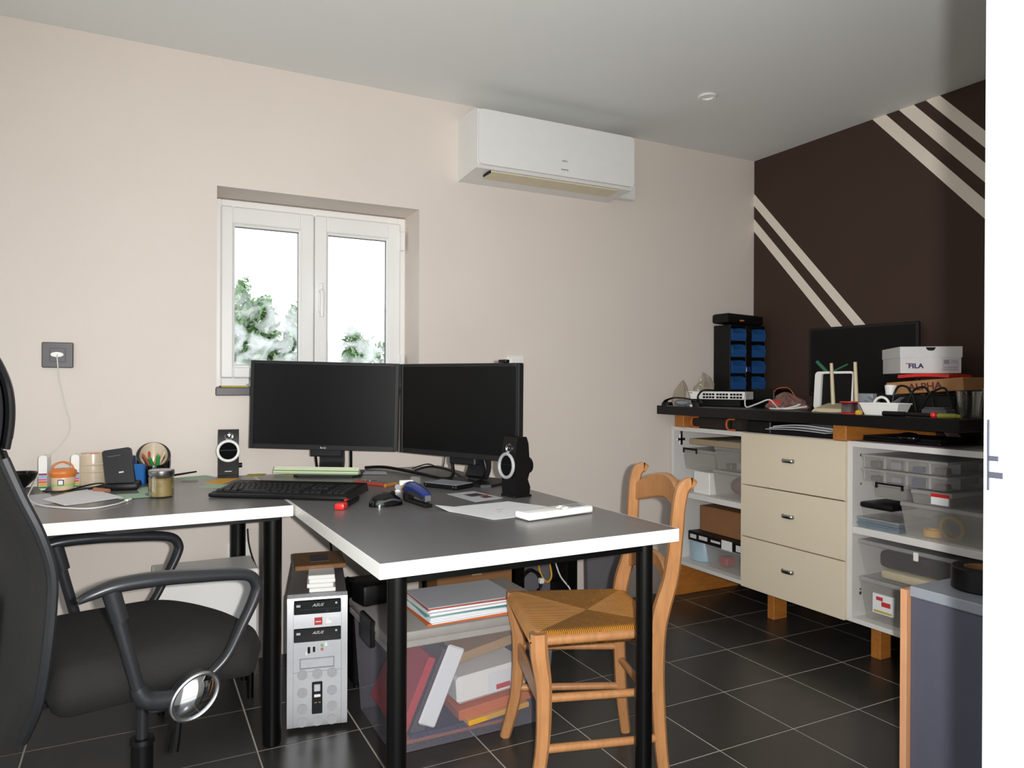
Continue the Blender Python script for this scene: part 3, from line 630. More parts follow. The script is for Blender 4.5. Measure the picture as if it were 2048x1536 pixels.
P('lettering', MB().box(-.028, .010, -.0165, -.0148, .101, .104, 0, tr(.0,-.018,.010) @ rot('Y', -8) @ rot('X', -9)), M_slate, t)
ONE('glue_stick_box', MB().box(-.022, .022, -.016, .016, 0, .070, .004, tr(-3.088,-.20,DZ) @ rot('Z', -15)), M_blue, 'bright blue plastic box behind the black slab stand', 'box')
ONE('lighter', MB().box(-.011, .011, -.007, .007, 0, .098, .004, tr(-3.108,-.165,DZ) @ rot('Z', -15)), M_dblue, 'dark blue upright stick behind the bright blue box', 'lighter')
# black slanted pencil pot
t = T('pencil_pot', 'black pot with a slanted open rim holding coloured pencils', 'pot', (-3.040, -.150, DZ))
def pot(r0, r1, off, up):
    n = 36; zf = lambda a: .062+.075*(.5+.5*math.sin(a))**1.2-off
    rows = []
    for k in range(7):
        q = k/6
        rows.append([((r0+(r1-r0)*q+.006*math.sin(PI*q))*math.cos(2*PI*i/n), (r0+(r1-r0)*q+.006*math.sin(PI*q))*math.sin(2*PI*i/n), .002+(zf(2*PI*i/n)-.002)*q) for i in range(n)])
    return rows, n
ro, n = pot(.042, .055, 0, 1); ri, _ = pot(.034, .0455, .001, 1)
mb = MB(); rows = ro + ri[::-1]; vs = [v for r_ in rows for v in r_]; fs = []
for k in range(len(rows)-1):
    mb.m = 0
    for i in range(n): fs.append((k*n+i, k*n+(i+1)%n, (k+1)*n+(i+1)%n, (k+1)*n+i))
mb.add(vs, fs); mb.add(ro[0], [tuple(range(n-1,-1,-1))]); mb.mi = [0]*(6*n)+[0]*n+[1]*(6*n)+[0]
P('shell', mb, [M_blackgloss, M_ceramic], t, ang=50)
_pc = [('#7d2a2a','dark red'),('#c9a06a','tan'),('#c23b2b','red'),('#5a2d55','purple'),('#a55a2a','brown'),('#2f8a4a','green'),('#3a9a55','bright green'),('#d6c9a8','cream')]
for k, (c, nm) in enumerate(_pc):
    a = 2*PI*k/len(_pc)+.4; x0, y0 = -3.040+.018*math.cos(a+2.2), -.150+.018*math.sin(a+2.2); x1, y1 = -3.040+.036*math.cos(a), -.150+.030*math.sin(a)
    ht = .085+.02*((k*37) % 5)/5
    m_ = mat('pencil_'+nm.replace(' ', '_'), c, .4, var=.03)
    ONE('pencil', MB().cyl((x0,y0,DZ+.008),(x1,y1,DZ+ht), .0042 if k not in (5,6) else .0065, n=8).cyl((x1,y1,DZ+ht),(x1+(x1-x0)*.06,y1+(y1-y0)*.06,DZ+ht+.006), .0042 if k not in (5,6) else .0065, .001, n=8), m_, nm+' pencil standing in the black slanted pot', 'pencil', 'pencils in the black pot')
# glass jar
t = T('glass_jar', 'glass jar with a silver lid and brownish contents on the left desk', 'jar', (-3.026, -.540, DZ))
P('glass', MB().lathe([(.032,0),(.0365,.003),(.0365,.062),(.033,.068),(.033,.072)], 36), M_jar, t)
P('contents', MB().lathe([(0,.003),(.030,.003),(.0345,.006),(.0345,.055),(.030,.060),(0,.060)], 30), M_amber, t)
P('lid', MB().lathe([(.036,.068),(.0372,.070),(.0372,.082),(.0355,.0845),(0,.0845)], 36), M_steel, t, 'silver screw lid')
sheet('paper_sheet', [(-3.345,-.455),(-3.235,-.235),(-3.130,-.520),(-3.275,-.610)], M_paper, 'white sheet fanned on the left desk before the orange pot', z=DZ, wav=.0015, lift=.001)
sheet('paper_sheet', [(-3.44,-.36),(-3.34,-.30),(-3.30,-.52),(-3.40,-.57)], M_paper2, 'pale sheet at the far left partly hidden by the office chair', z=DZ)
sheet('note', [(-3.160,-.440),(-3.075,-.445),(-3.060,-.540),(-3.140,-.552)], M_noteg, 'pale green card in front of the jar', 'note', z=DZ, lift=.002)
sheet('note', [(-3.095,-.300),(-3.040,-.280),(-3.035,-.440),(-3.085,-.430)], M_noteg, 'pale green card behind the jar', 'note', z=DZ)
sheet('note', [(-2.985,-.075),(-2.860,-.040),(-2.830,-.115),(-2.935,-.150)], M_noteg, 'green paper lying left of the white ringed speaker', 'note', z=DZ)
sheet('note', [(-2.885,-.280),(-2.830,-.325),(-2.755,-.185),(-2.825,-.160)], M_yellow, 'yellow envelope between keyboard and left speaker', 'note', z=DZ)
sheet('note', [(-2.735,-.140),(-2.67,-.165),(-2.645,-.085),(-2.71,-.07)], M_notey, 'olive note right of the left speaker', 'note', z=DZ)
sheet('note', [(-2.905,-.36),(-2.83,-.42),(-2.80,-.34),(-2.87,-.30)], M_noteg, 'pale blue green slip at the left end of the keyboard', 'note', z=DZ)
sheet('note', [(-3.30,-.30),(-3.235,-.305),(-3.235,-.345),(-3.30,-.345)], M_notey, 'yellow green note under the front sheet beside the orange pot', 'note', z=DZ)
ONE('pencil', MB().cyl((-2.995,-.110,DZ+.012),(-2.895,-.075,DZ+.020), .0042, .003, 8), M_black, 'black pencil lying right of the slanted pot', 'pencil')
ONE('crayon', MB().cyl((-3.215,-.32,DZ+.006),(-3.172,-.37,DZ+.006), .007, .006, 10), mat('terracotta_wax', '#a2694f', .6), 'short terracotta stick left of the black slab stand', 'crayon')
ONE('hair_clip', MB().cyl((-3.232,-.285,DZ+.004),(-3.185,-.325,DZ+.020), .004, .003, 8), M_black, 'thin dark stick leaning beside the terracotta one', 'stick')
wire('charging_lead', [(-3.36,-.28,DZ+.004),(-3.30,-.305,DZ+.004),(-3.24,-.25,DZ+.012),(-3.20,-.24,DZ+.015),(-3.17,-.25,DZ+.006)], .0025, M_black, 'black lead running behind the sheets to the slab stand')
wire('charging_lead', [(-3.35,-.315,DZ+.004),(-3.28,-.30,DZ+.004),(-3.22,-.28,DZ+.006),(-3.18,-.29,DZ+.005)], .0022, M_black, 'second thin black lead in front of the cream cup')
sheet('paper_clip_tray', [(-2.955,-.21),(-2.905,-.23),(-2.895,-.19),(-2.945,-.17)], M_slate, 'small dark slip on the desk left of the yellow envelope', 'slip', z=DZ)

# ================================================================== office chair
oc = T('office_chair', 'black office chair with mesh back and looped arms at the left desk', 'chair', (-3.0805, -1.046, .044), 15); oc.scale = (.96, .96, .96)
for k in range(5):
    P('base_leg', MB(rot('Z', 75+72*k)).tube([(.02,0,.050),(.12,0,.030),(.24,0,.008)], [1,.85,.6], sec=[(-.018,-.026),(.016,-.02),(.016,.02),(-.018,.026)], hint=(0,0,1), sm=3), M_armplastic, oc)
    P('caster', MB(rot('Z', 75+72*k)).cyl((.24,-.020,-.0225),(.24,-.006,-.0225), .023, n=18).cyl((.24,.006,-.0225),(.24,.020,-.0225), .023, n=18).cyl((.24,0,-.015),(.24,0,.010), .008, n=10), M_black, oc)
P('gas_column', MB().cyl((0,0,.02),(0,0,.19), .026, n=24).cyl((0,0,.185),(0,0,.196), .030, .028, n=24), M_black, oc)
P('piston', MB().cyl((0,0,.19),(0,0,.37), .0145, n=20), M_armplastic, oc, 'dark steel piston')
P('mechanism', MB().box(-.11, .12, -.075, .075, .345, .385, .012, seg=2), M_black, oc)
P('height_lever', MB().tube([(.04,-.06,.355),(.055,-.10,.33),(.050,-.11,.25),(.040,-.112,.19)], [.006,.008,.010,.013], 8), M_blackgloss, oc)
def seat_fn(sgn):
    def fn(u, v):
        yy_ = v*2-1; x = -.245+(.535-.085*yy_*yy_)*u; hw = .245*(1-.10*u**3)*(1-.06*(1-u)**3); y = (v*2-1)
        ex = min(1, u/.10, (1-u)/.07); ey = min(1, (1-abs(y))/.22)
        ed = math.sqrt(max(0, 1-(1-ex)**2))*math.sqrt(max(0, 1-(1-ey)**2))
        top = .480-.012*math.cos(PI*y)*.5 - (max(0, u-.62)/.38)**2*.055 + .008*(1-u)
        return (x, y*hw*(1-.12*(1-ex)**2), (.43-.04*max(0,u-.6)/.4 + (top-.43+.04*max(0,u-.6)/.4)*ed) if sgn > 0 else (.43-.04*max(0,u-.6)/.4 - .058*ed*(1-.35*max(0,u-.6)/.4)))
    return fn
P('seat', MB().grid(seat_fn(1), 30, 22).grid(seat_fn(-1), 30, 22), M_mesh, oc, ang=60)
_bp = [(.335,-.312),(.44,-.285),(.54,-.275),(.62,-.268),(.69,-.266),(.75,-.276),(.855,-.318),(.95,-.352)]
def bprof(z):
    for (z0, x0), (z1, x1) in zip(_bp, _bp[1:]):
        if z <= z1: return x0+(x1-x0)*(z-z0)/(z1-z0)
    return _bp[-1][1]
def back_fn(off):
    def fn(u, v):
        z = .335+.62*u; y = v*2-1; hw = .225*(1-.25*max(0,.18-u)/.18)*(1-.10*max(0,u-.7)/.3)
        e = min(1, (1-abs(y))/.16)*1.0; th = .030*math.sqrt(max(0,1-(1-e)**2)) + .004
        return (bprof(z)+.030*y*y + (th*.55 if off > 0 else -th*.75), y*hw, z)
    return fn
P('backrest', MB().grid(back_fn(1), 26, 20).grid(back_fn(-1), 26, 20), M_mesh, oc, ang=60)
P('back_edge_trim', MB().tube([(bprof(z)+.030, -.226*(1-.25*max(0,.18-(z-.335)/.62)/.18)*(1-.10*max(0,(z-.335)/.62-.7)/.3), z) for z in (.34,.42,.52,.62,.70,.78,.86,.94)], .011, 8), M_armplastic, oc, 'grey edge trim')
P('back_edge_trim', MB().tube([(bprof(z)+.030, .226*(1-.25*max(0,.18-(z-.335)/.62)/.18)*(1-.10*max(0,(z-.335)/.62-.7)/.3), z) for z in (.34,.42,.52,.62,.70,.78,.86,.94)], .011, 8), M_armplastic, oc, 'grey edge trim')
def head_fn(off):
    def fn(u, v):
        z = .955+.235*u; y = v*2-1; hw = .205-.10*max(0,u-.55)**1.5/.3 + .012*math.sin(PI*u)
        e = min(1, (1-abs(y))/.2); eu = min(1, min(u, 1-u)/.10); th = .030*math.sqrt(max(0,1-(1-e)**2))*math.sqrt(max(0,1-(1-eu)**2))+.002
        return (-.356+.012*math.sin(PI*u)-.03*u*u+.03*y*y + (th if off > 0 else -th), y*hw, z)
    return fn
P('headrest', MB().grid(head_fn(1), 18, 20).grid(head_fn(-1), 18, 20), mat('black_leatherette', '#17171a', .3, var=.08, bump=.2, bscale=200), oc, 'glossy black headrest', ang=60)
P('headrest_piping', MB().tube([(-.343+.012*math.sin(PI*u)-.03*u*u+.03, -(.200-.10*max(0,u-.55)**1.5/.3+.012*math.sin(PI*u)), .955+.235*u) for u in (.02,.15,.3,.45,.6,.75,.9)], .006, 8), M_bezel, oc)
P('back_support', MB().tube([(-.08,0,.36),(-.22,0,.35),(-.335,0,.37),(-.345,0,.48),(-.325,0,.62)], 1, sec=[(-.008,-.03),(.008,-.03),(.008,.03),(-.008,.03)], hint=(0,0,1)), M_black, oc)
_arm = [(.02,.392),(.055,.416),(.104,.455),(.142,.523),(.170,.578),(.176,.612),(.146,.640),(.035,.656),(-.05,.664),(-.13,.664),(-.178,.653),(-.202,.643)]
for sg in (-1, 1):
    yy = sg*.282
    P('armrest', MB().tube([(x, yy, z) for x, z in _arm], [.8,.85,.9,1,1.1,1.15,1.2,1.35,1.45,1.35,1.0,.55], sec=[(.0165*math.cos(a*PI/8), .0115*math.sin(a*PI/8)) for a in range(16)], hint=(0,1,0)), M_armplastic, oc, 'looped grey armrest')
    P('arm_strut', MB().cyl((-.135,yy,.63),(-.086,yy,.432), .0135, n=16).cyl((-.140,yy,.655),(-.122,yy,.588), .019, .0175, n=16), M_armplastic, oc)
    P('arm_bracket', MB().tube([(-.088,yy,.435),(-.07,yy,.405),(-.03,yy,.392),(.02,yy,.392)], [1,1.3,1.3,1.1], sec=[(.016*math.cos(a*PI/8), .016*math.sin(a*PI/8)) for a in range(16)], hint=(0,0,1)).box(-.06, .06, min(yy*.62,yy*.98), max(yy*.62,yy*.98), .362, .384, .006), M_armplastic, oc)
    M = tr(.028, yy+sg*.018, .388) @ rot('Y', -38)
    oval = lambda k: [(k*.056*math.cos(a*PI/16), k*.043*math.sin(a*PI/16)) for a in range(32)]
    mb = MB(M); mb.tube([(x, 0, z) for x, z in oval(1)], .005, 8, 1, closed=True)
    P('cap_rim', mb, M_steel, oc, 'silver oval rim')
    def dome(u, v): a = 2*PI*v; return (u*.054*math.cos(a), sg*.018*(1-u*u), u*.041*math.sin(a))
    P('arm_cap', MB(M).grid(dome, 8, 32), M_chrome, oc, 'polished oval cap', ang=80)
    P('cap_housing', MB(M).tube([(0,-sg*.03,0),(0,-sg*.004,0)], 1, sec=[(x*1.06, z*1.06) for x, z in oval(1)], hint=(1,0,0), sm=1), M_armplastic, oc)

# ================================================================== rush seated wooden chair
wc = T('wooden_chair', 'honey coloured wooden chair with a woven rush seat tucked under the desk', 'chair', (-1.943, -1.272, 0), 162)
SQ = [(-.5,-.5),(.5,-.5),(.5,.5),(-.5,.5)]
def RS(w, d, b=.25):
    w, d = w/2, d/2; q = b*min(w, d)*2
    return [(-w+q,-d),(w-q,-d),(w,-d+q),(w,d-q),(w-q,d),(-w+q,d),(-w,d-q),(-w,-d+q)]
for sg, nm in ((-1, 'far'), (1, 'near')):
    P('front_leg', MB().tube([(.205,sg*.205,0),(.172,sg*.195,.14),(.165,sg*.190,.30),(.178,sg*.190,.40),(.180,sg*.190,.455)], [.78,.85,1,1.15,1.1], sec=RS(.040,.036), hint=(1,0,0)), M_chairwood, wc)
    P('back_post', MB().tube([(-.176,sg*.178,0),(-.160,sg*.172,.12),(-.150,sg*.168,.30),(-.150,sg*.168,.42),(-.160,sg*.168,.49),(-.186,sg*.170,.58),(-.196,sg*.178,.68),(-.201,sg*.183,.76),(-.207,sg*.185,.802),(-.216,sg*.186,.824),(-.231,sg*.186,.833),(-.243,sg*.186,.827)],
      [.8,.9,1,1.15,1.25,1.1,1,.95,.95,.92,.85,.70], sec=RS(.036,.030), hint=(1,0,0)), M_chairwood, wc)
    P('side_stretcher', MB().cyl((.165,sg*.190,.285),(-.150,sg*.168,.275), .0115, .0105, 14), M_chairwood, wc)
    P('side_stretcher', MB().cyl((.172,sg*.193,.155),(-.157,sg*.170,.150), .0115, .0105, 14), M_chairwood, wc)
    P('seat_rail', MB().cyl((.18,sg*.190,.435),(-.150,sg*.168,.435), .014, n=12), M_chairwood, wc)
P('front_stretcher', MB().box(.160, .172, -.185, .185, .245, .300, .004), M_chairwood, wc)
P('back_stretcher', MB().cyl((-.154,-.168,.235),(-.154,.168,.235), .0105, n=14), M_chairwood, wc)
def rail(z, h, bow, xb, arch, wd=.168):
    return [(xb-bow*math.cos(PI*k/16*1.0-PI/2), -wd+2*wd*k/16, z+arch*math.sin(PI*k/16)) for k in range(17)]
P('crest_rail', MB().tube(rail(.755,.06,.035,-.206,.045,.182), [.75,.85,.95,1,1.05,1.1,1.1,1.1,1.1,1.1,1.1,1.1,1.05,1,.95,.85,.75], sec=RS(.020,.066), hint=(1,0,0), sm=1), M_chairwood, wc, 'arched top rail')
P('lower_rail', MB().tube(rail(.545,.04,.028,-.180,.045), 1.0, sec=RS(.018,.042), hint=(1,0,0), sm=1), M_chairwood, wc, 'arched lower back rail')
def rush(u, v):
    x = -.172+.377*u; y = v*2-1; hw = .178+.025*u
    e = min(1, min(u, 1-u)/.07)*1.0; ey = min(1, (1-abs(y))/.10); ed = math.sqrt(max(0,1-(1-e)**2))*math.sqrt(max(0,1-(1-ey)**2))
    dip = .010*(1-max(abs(u*2-1), abs(y)))
    return (x, y*hw, .434+.024*ed-dip*ed)
def rushb(u, v):
    p = rush(u, v); return (p[0], p[1], .434-(p[2]-.434)*.95)
P('rush_seat', MB().grid(rush, 36, 36).grid(rushb, 20, 20), M_rush, wc, 'woven rush seat', ang=70)

# ================================================================== under the desks
t = T('computer_tower', 'silver fronted computer tower on the floor under the desk', 'computer', (-2.585, -.71, 0), -12)
hw = .0925
P('case', MB().box(-hw+.002, hw-.002, .018, .48, .012, .428, .003), mat('grey_steel_case', '#6d6866', .4, metal=.2, var=.06), t)
for x, y in ((-.07,.06),(.07,.06),(-.07,.43),(.07,.43)): P('foot', MB().cyl((x,y,0),(x,y,.013), .014, n=14), M_black, t)
side = [(.020,.012),(.0,.014),(-.004,.03),(-.004,.40),(.002,.419),(.014,.428),(.020,.428)]
XZ = Matrix(((0,0,1,0),(1,0,0,0),(0,1,0,0),(0,0,0,1)))
for a, b in ((-hw, -hw+.0195), (hw-.0195, hw)):
    P('front_pillar', MB().prism([(y, z) for y, z in side], a+.0005, b-.0005, XZ), M_silver, t)
P('front_cover', MB().prism([(y+.001, z) for y, z in side], -hw+.0195, hw-.0195, XZ), M_silver, t)
for z in (.370, .283):
    p = P('optical_drive', MB().box(-.0715, .0715, -.0085, .004, z, z+.043, .002), M_blackgloss, t, 'black drive front')
    P('tray_slot', MB().box(-.055, .0715, -.0092, -.0083, z+.0135, z+.0150).box(.024, .034, -.0105, -.0083, z+.006, z+.009), M_bezel, p)
    text('drive_lettering', 'ASUS', .0125, M_txt_light, p, tr(0, -.0088, z+.024) @ FACE_MY, shear=.45, sx=1.15)
    P('drive_logo', MB().box(-.064, -.052, -.0090, -.0083, z+.024, z+.031, 0).box(.054, .060, -.0090, -.0083, z+.028, z+.034), M_silver, p)
P('sticker', MB().box(-.0095, .0145, -.0056, -.004, .334, .357), M_redfab, t, 'small red sticker'); P('sticker', MB().box(.026, .042, -.0056, -.004, .337, .352), M_white, t, 'small white sticker')
P('sticker_mark', MB().box(-.006, .010, -.0062, -.0055, .343, .346, 0).box(.034, .042, -.0062, -.0055, .346, .352), M_txt_light, t)
P('front_port', MB().box(-.030, -.022, -.0055, -.003, .246, .266, .001).box(-.014, -.007, -.0055, -.003, .249, .266, .001), M_blackmetal, t)
for x, z, c in ((-.034,.246,M_chrome),(.014,.268,mat('jack_green', '#7fae6a', .4, var=0)),(.026,.270,M_chrome),(.014,.256,mat('jack_pink', '#b26a78', .4, var=0))):
    P('jack', MB().cyl((x,-.007,z),(x,-.003,z), .0045, n=14), c, t)
ring2 = ring(MB(), -.054, .052, .198, .231, (.002,)*4, -.0065, -.003, .0005); P('floppy_bay', ring2, M_greymet, t); P('bay_cover', MB().box(-.051, .049, -.0058, -.0035, .2005, .2285, .001), M_silver, t)
P('seam', MB().box(-.073, .073, -.0048, -.003, .1875, .1885), M_greymet, t)
grille_me = mesh_of('vent_disc', MB().cyl((0,-.0052,0),(0,-.003,0), .0155, n=26), mat('perforated_grey', '#a2a2a6', .6, var=.3, scale=900))
for x, z in [(-.0455,.179),(0,.179),(.045,.179),(-.0455,.123),(.045,.123),(-.0455,.073),(.045,.073),(-.0455,.031),(0,.031),(.045,.031)]:
    o = bpy.data.objects.new('vent_disc', grille_me); COL.objects.link(o); o.parent = t; o.location = (x, 0, z)
p = P('control_strip', MB().box(-.0165, .0155, -.007, -.003, .054, .155, .002), M_black, t)
P('power_button', MB().box(-.0105, .0095, -.0095, -.006, .125, .148, .002), M_silver, p); P('reset_button', MB().box(-.010, .010, -.009, -.006, .107, .116, .002), M_white, p)
P('indicator_lights', MB().box(-.009, -.001, -.0078, -.006, .089, .092).box(.004, .010, -.0078, -.006, .089, .092), M_amber, p)
# things on the tower
def on_tower(x, y, z): return tr(-2.585, -.71, 0) @ rot('Z', -12) @ tr(x, y, z)
for k in range(4):
    ONE('disc_case', MB().box(-.041, .041, -.062, .062, .4285+.0135*k, .4415+.0135*k, .002, on_tower(.012+[.003,-.004,.002,0][k], .085+[.0,.004,.006,.002][k], 0)), M_white, 'slim white disc case, '+['bottom','second from bottom','third from bottom','topmost'][k]+' in the stack on the tower', 'case', 'disc cases on the tower')
M = on_tower(.005, .185, .4285) @ rot('Z', 4)
ONE('support_block', MB().box(-.03, .03, .02, .08, 0, .050, 0, M), M_black, 'dark box hidden behind the white disc cases on the tower', 'box')
M = on_tower(.005, .195, .4815) @ rot('Z', 4) @ rot('X', 2)
t2 = T('wooden_plaque', 'wooden plaque with dark square centre lying on top of the tower', 'plaque', M.translation)
mbp = MB(tr(*(-M.translation)) @ M); mbp.box(-.082, .082, -.085, .085, 0, .016, .002); P('board', mbp, mat('varnished_wood', '#7a5530', .35, var=.25, scale=12, stretch=(10,2,10)), t2)
mbp = MB(tr(*(-M.translation)) @ M); mbp.box(-.030, .030, -.040, .045, .0155, .0168); P('dark_inset', mbp, M_slate, t2)
ONE('book', MB().box(-.045, .045, -.06, .06, 0, .030, .002, on_tower(.035, .36, .4285) @ rot('Z', 10)), M_dblue, 'thick navy blue book at the back of the computer tower', 'book')

# frosted bin with papers inside, lid and stack
t = T('storage_bin', 'large clear plastic storage bin full of folders under the desk', 'bin', (-2.175, -.815, 0))
P('tub', W(t).taper(-2.443, -1.885, -.995, -.61, .002, .335, .02, True), M_bincl, t)
P('rim', W(t).box(-2.452, -1.875, -1.006, -.992, .322, .342, .003).box(-2.452, -1.875, -.612, -.598, .322, .342, .003).box(-2.455, -2.440, -1.005, -.60, .322, .342, .003).box(-1.887, -1.872, -1.005, -.60, .322, .342, .003), M_binlid, t)
P('lid', W(t).box(-2.457, -1.870, -1.010, -.594, .342, .372, .008, seg=2), M_binlid, t, 'frosted lid')
P('clip', W(t).box(-2.470, -2.454, -.90, -.78, .300, .382, .004), M_black, t, 'black side clip')
def inbin(nm, mb, m, label, cat): return ONE(nm, mb, m, label, cat)
inbin('binder', MB().box(-.012, .012, -.15, .15, 0, .235, .002, tr(-2.385,-.80,.045) @ rot('Y', 24)), M_redfab, 'red binder leaning at the left inside the clear bin', 'binder')
inbin('binder', MB().box(-.020, .020, -.15, .15, 0, .26, .002, tr(-2.340,-.795,.034) @ rot('Y', 24)), M_slate, 'dark green grey binder behind the red one inside the bin', 'binder')
inbin('paper_roll', MB().box(-.029, .029, -.006, .006, 0, .245, .005, tr(-2.315,-.962,.062) @ rot('Y', 24)), M_paper, 'long white paper file standing slanted at the front of the clear bin', 'file')
t2 = T('carton', 'white carton with small print lying inside the clear bin', 'carton', (-2.085, -.86, .105), 2)
P('box', MB().box(-.125, .125, -.09, .09, 0, .085, .010, rot('Y', -4)), M_white, t2); P('print', MB().box(.01, .06, -.0912, -.089, .016, .032, 0, rot('Y', -4)).box(.068, .10, -.0912, -.089, .018, .036, 0, rot('Y', -4)), M_txt_red, t2); P('label_paper', MB().box(-.02, .12, -.0906, -.088, .008, .075, .002, rot('Y', -4)), M_paper, t2)
inbin('book', MB().box(-.11, .11, -.10, .10, 0, .030, .003, tr(-2.085,-.83,.235) @ rot('Y', -10)), mat('tan_cover', '#a98a62', .7, var=.06), 'tan book on the white carton inside the bin', 'book')
inbin('folder', MB().box(-.13, .13, -.11, .11, 0, .032, .003, tr(-2.075,-.85,.062) @ rot('Y', -5)), M_orange, 'orange folder under the white carton in the bin', 'folder')
inbin('folder', MB().box(-.11, .11, -.11, .11, 0, .016, .002, tr(-2.08,-.865,.045) @ rot('Y', -3) @ rot('Z', 4)), M_yellow, 'yellow folder beneath the orange folder in the bin', 'folder')
inbin('folder', MB().box(-.16, .16, -.12, .12, 0, .014, .002, tr(-2.20,-.84,.028)), mat('navy_card', '#2b2f4c', .7, var=.05), 'navy folder flat near the bin bottom', 'folder')
inbin('folder', MB().box(-.17, .17, -.12, .12, 0, .012, .002, tr(-2.21,-.835,.014)), mat('rust_card', '#8a5140', .7, var=.05), 'rust coloured folder at the very bottom of the bin', 'folder')
# paper stack on the lid
st = [('folder', M_orange, .007, 0, 'orange folder at the bottom of the paper stack on the bin lid'), ('paper_bundle', M_paper, .018, 3, 'loose white papers above the orange folder on the bin lid'), ('folder', mat('teal_card', '#6fa3a0', .7, var=.04), .003, -2, 'thin teal folder in the middle of the paper stack'),
      ('paper_bundle', M_paper, .018, 2, 'thick white paper bundle near the top of the stack'), ('folder', mat('terracotta_card', '#a2513f', .7, var=.05), .005, 0, 'terracotta folder under the top grey sheet'), ('paper_sheet', M_paper2, .003, 1, 'pale grey sheet on top of the paper stack on the bin')]
z = .3725
for nm, m, th, a, lb in st:
    mb = MB(tr(-2.175, -.895, z) @ rot('Z', -1+a))
    if 'bundle' in nm:
        nn = 5
        for k in range(nn): mb.box(-.146+rnd.uniform(-.006,.006), .146+rnd.uniform(-.006,.006), -.100+rnd.uniform(-.006,.006), .106+rnd.uniform(-.006,.006), th*k/nn, th*(k+.93)/nn, 0)
    else: mb.box(-.148, .148, -.104, .108, 0, th, .001)
    ONE(nm, mb, m, lb, 'paper' if 'paper' in nm else 'folder'); z += th+.0003
ONE('power_brick', MB().box(-.055, .055, -.05, .05, 0, .070, .012, tr(-2.40,-.68,.372) @ rot('Z', 10), seg=2), M_black, 'black box standing at the back left of the bin lid', 'box')
t = T('subwoofer', 'black subwoofer box on the floor between the tower and the clear bin', 'subwoofer', (-2.337, -.395, 0), 0)
P('cabinet', MB().box(-.066, .066, -.065, .065, .012, .37, .006), M_black, t)
for x in (-.05, .05):
    for y in (-.05, .05): P('foot', MB().cyl((x,y,0),(x,y,.013), .012, n=12), M_black, t)
P('port', MB().cup([(.030,0),(.034,0)], [(.028,-.004),(.026,-.02),(0,-.02)], 20, tr(0,-.066,.10) @ rot('X', 90)), M_bezel, t)
wire('power_cable', [(-2.43,-.20,.70),(-2.435,-.22,.56),(-2.43,-.25,.44),(-2.42,-.30,.378)], .004, M_black, 'black cable dropping from the desk behind the computer tower')
wire('power_cable', [(-2.428,-.465,.405),(-2.412,-.50,.402),(-2.405,-.56,.396),(-2.41,-.62,.388)], .004, M_black, 'black cable running level from the tower to the box on the bin')
wire('power_cable', [(-2.13,-.12,.70),(-2.135,-.13,.55),(-2.13,-.13,.40),(-2.12,-.12,.005)], .004, M_black, 'thin black cable hanging by the wall behind the paper stack')
wire('power_cable', [(-2.705,-.01,.52),(-2.70,-.012,.46),(-2.685,-.012,.40),(-2.665,-.012,.35)], .0035, M_black, 'short dark cable on the wall beside the rear desk leg')
t = T('low_cabinet', 'white low cabinet on dark legs under the left desk behind the office chair', 'cabinet', (-2.87, -.275, 0))
P('box', MB().box(-.17, .15, -.11, .10, .170, .420, .004), M_whitecarc, t); P('lid', MB().box(-.175, .155, -.114, .104, .420, .452, .005), M_white, t)
for x in (-.15, .13):
    for y in (-.09, .08): P('leg', MB().cyl((x,y,0),(x,y,.170), .011, n=12), M_blackmetal, t)
t = T('cardboard_box', 'brown cardboard box against the wall behind the clear bin', 'box', (-1.837, -.17, 0))
P('box', MB().box(-.175, .165, -.11, .11, 0, .40, .003), M_cardboard, t); P('flap', MB().box(-.175, -.003, -.11, .11, .401, .405, 0).box(.0, .165, -.11, .11, .401, .405, 0), M_cardboard, t)
P('tape', MB().box(-.022, .022, -.1115, .1115, .30, .4062), M_beige, t)
M_inner = mat('plain_grey_sheet', '#6a686d', .6, var=.08)
# open metal chassis with wires
t = T('open_chassis', 'open black metal chassis with loose cables by the wall behind the wooden chair', 'chassis', (-1.505, -.20, 0))
P('frame', MB().box(-.155, -.112, -.09, .09, 0, .46, .002).box(.102, .155, -.09, .09, 0, .46, .002).box(-.112, .102, -.09, .09, .40, .46, .002).box(-.112, .102, -.09, .09, 0, .05, .002), M_blackmetal, t)
P('back_plate', MB().box(-.112, .102, .06, .085, .05, .40), M_inner, t)
P('cable_coil', MB().tube([((.052+.006*math.sin(k*.9))*math.cos(k*PI/6)-.045, -.02+.006*math.sin(k), .215+(.056+.006*math.cos(k*.7))*math.sin(k*PI/6)) for k in range(48)], .0038, 6, 3), M_black, t)
P('yellow_wire', MB().tube([(-.01,.0,.40),(.0,-.02,.27),(.03,-.03,.215),(.062,-.02,.235),(.06,0,.30)], .0045, 6), M_yellow, t)
P('white_wire', MB().tube([(.075,-.03,.30),(.085,-.06,.24),(.112,-.096,.19),(.118,-.096,.14),(.095,-.06,.12),(.06,-.03,.10)], .0035, 6), M_wire_w, t)
P('connector', MB().box(-.010, .014, -.045, -.022, .212, .236, .004), M_white, t); P('brown_wire', MB().tube([(-.115,-.05,.26),(-.10,-.06,.15),(-.04,-.05,.10),(.05,-.03,.09)], .004, 6), M_amber, t)
t = T('leaning_panel', 'blue grey panel leaning on the beige wall behind the wooden chair', 'panel', (-1.025, -.03, 0), 0)
P('board', MB().box(-.11, .13, -.012, .012, 0, .42, .002, rot('X', -2)), M_inner, t); P('panel_edge', MB().box(-.112, -.1085, -.013, .013, 0, .421, 0, rot('X', -2)), M_slate, t)

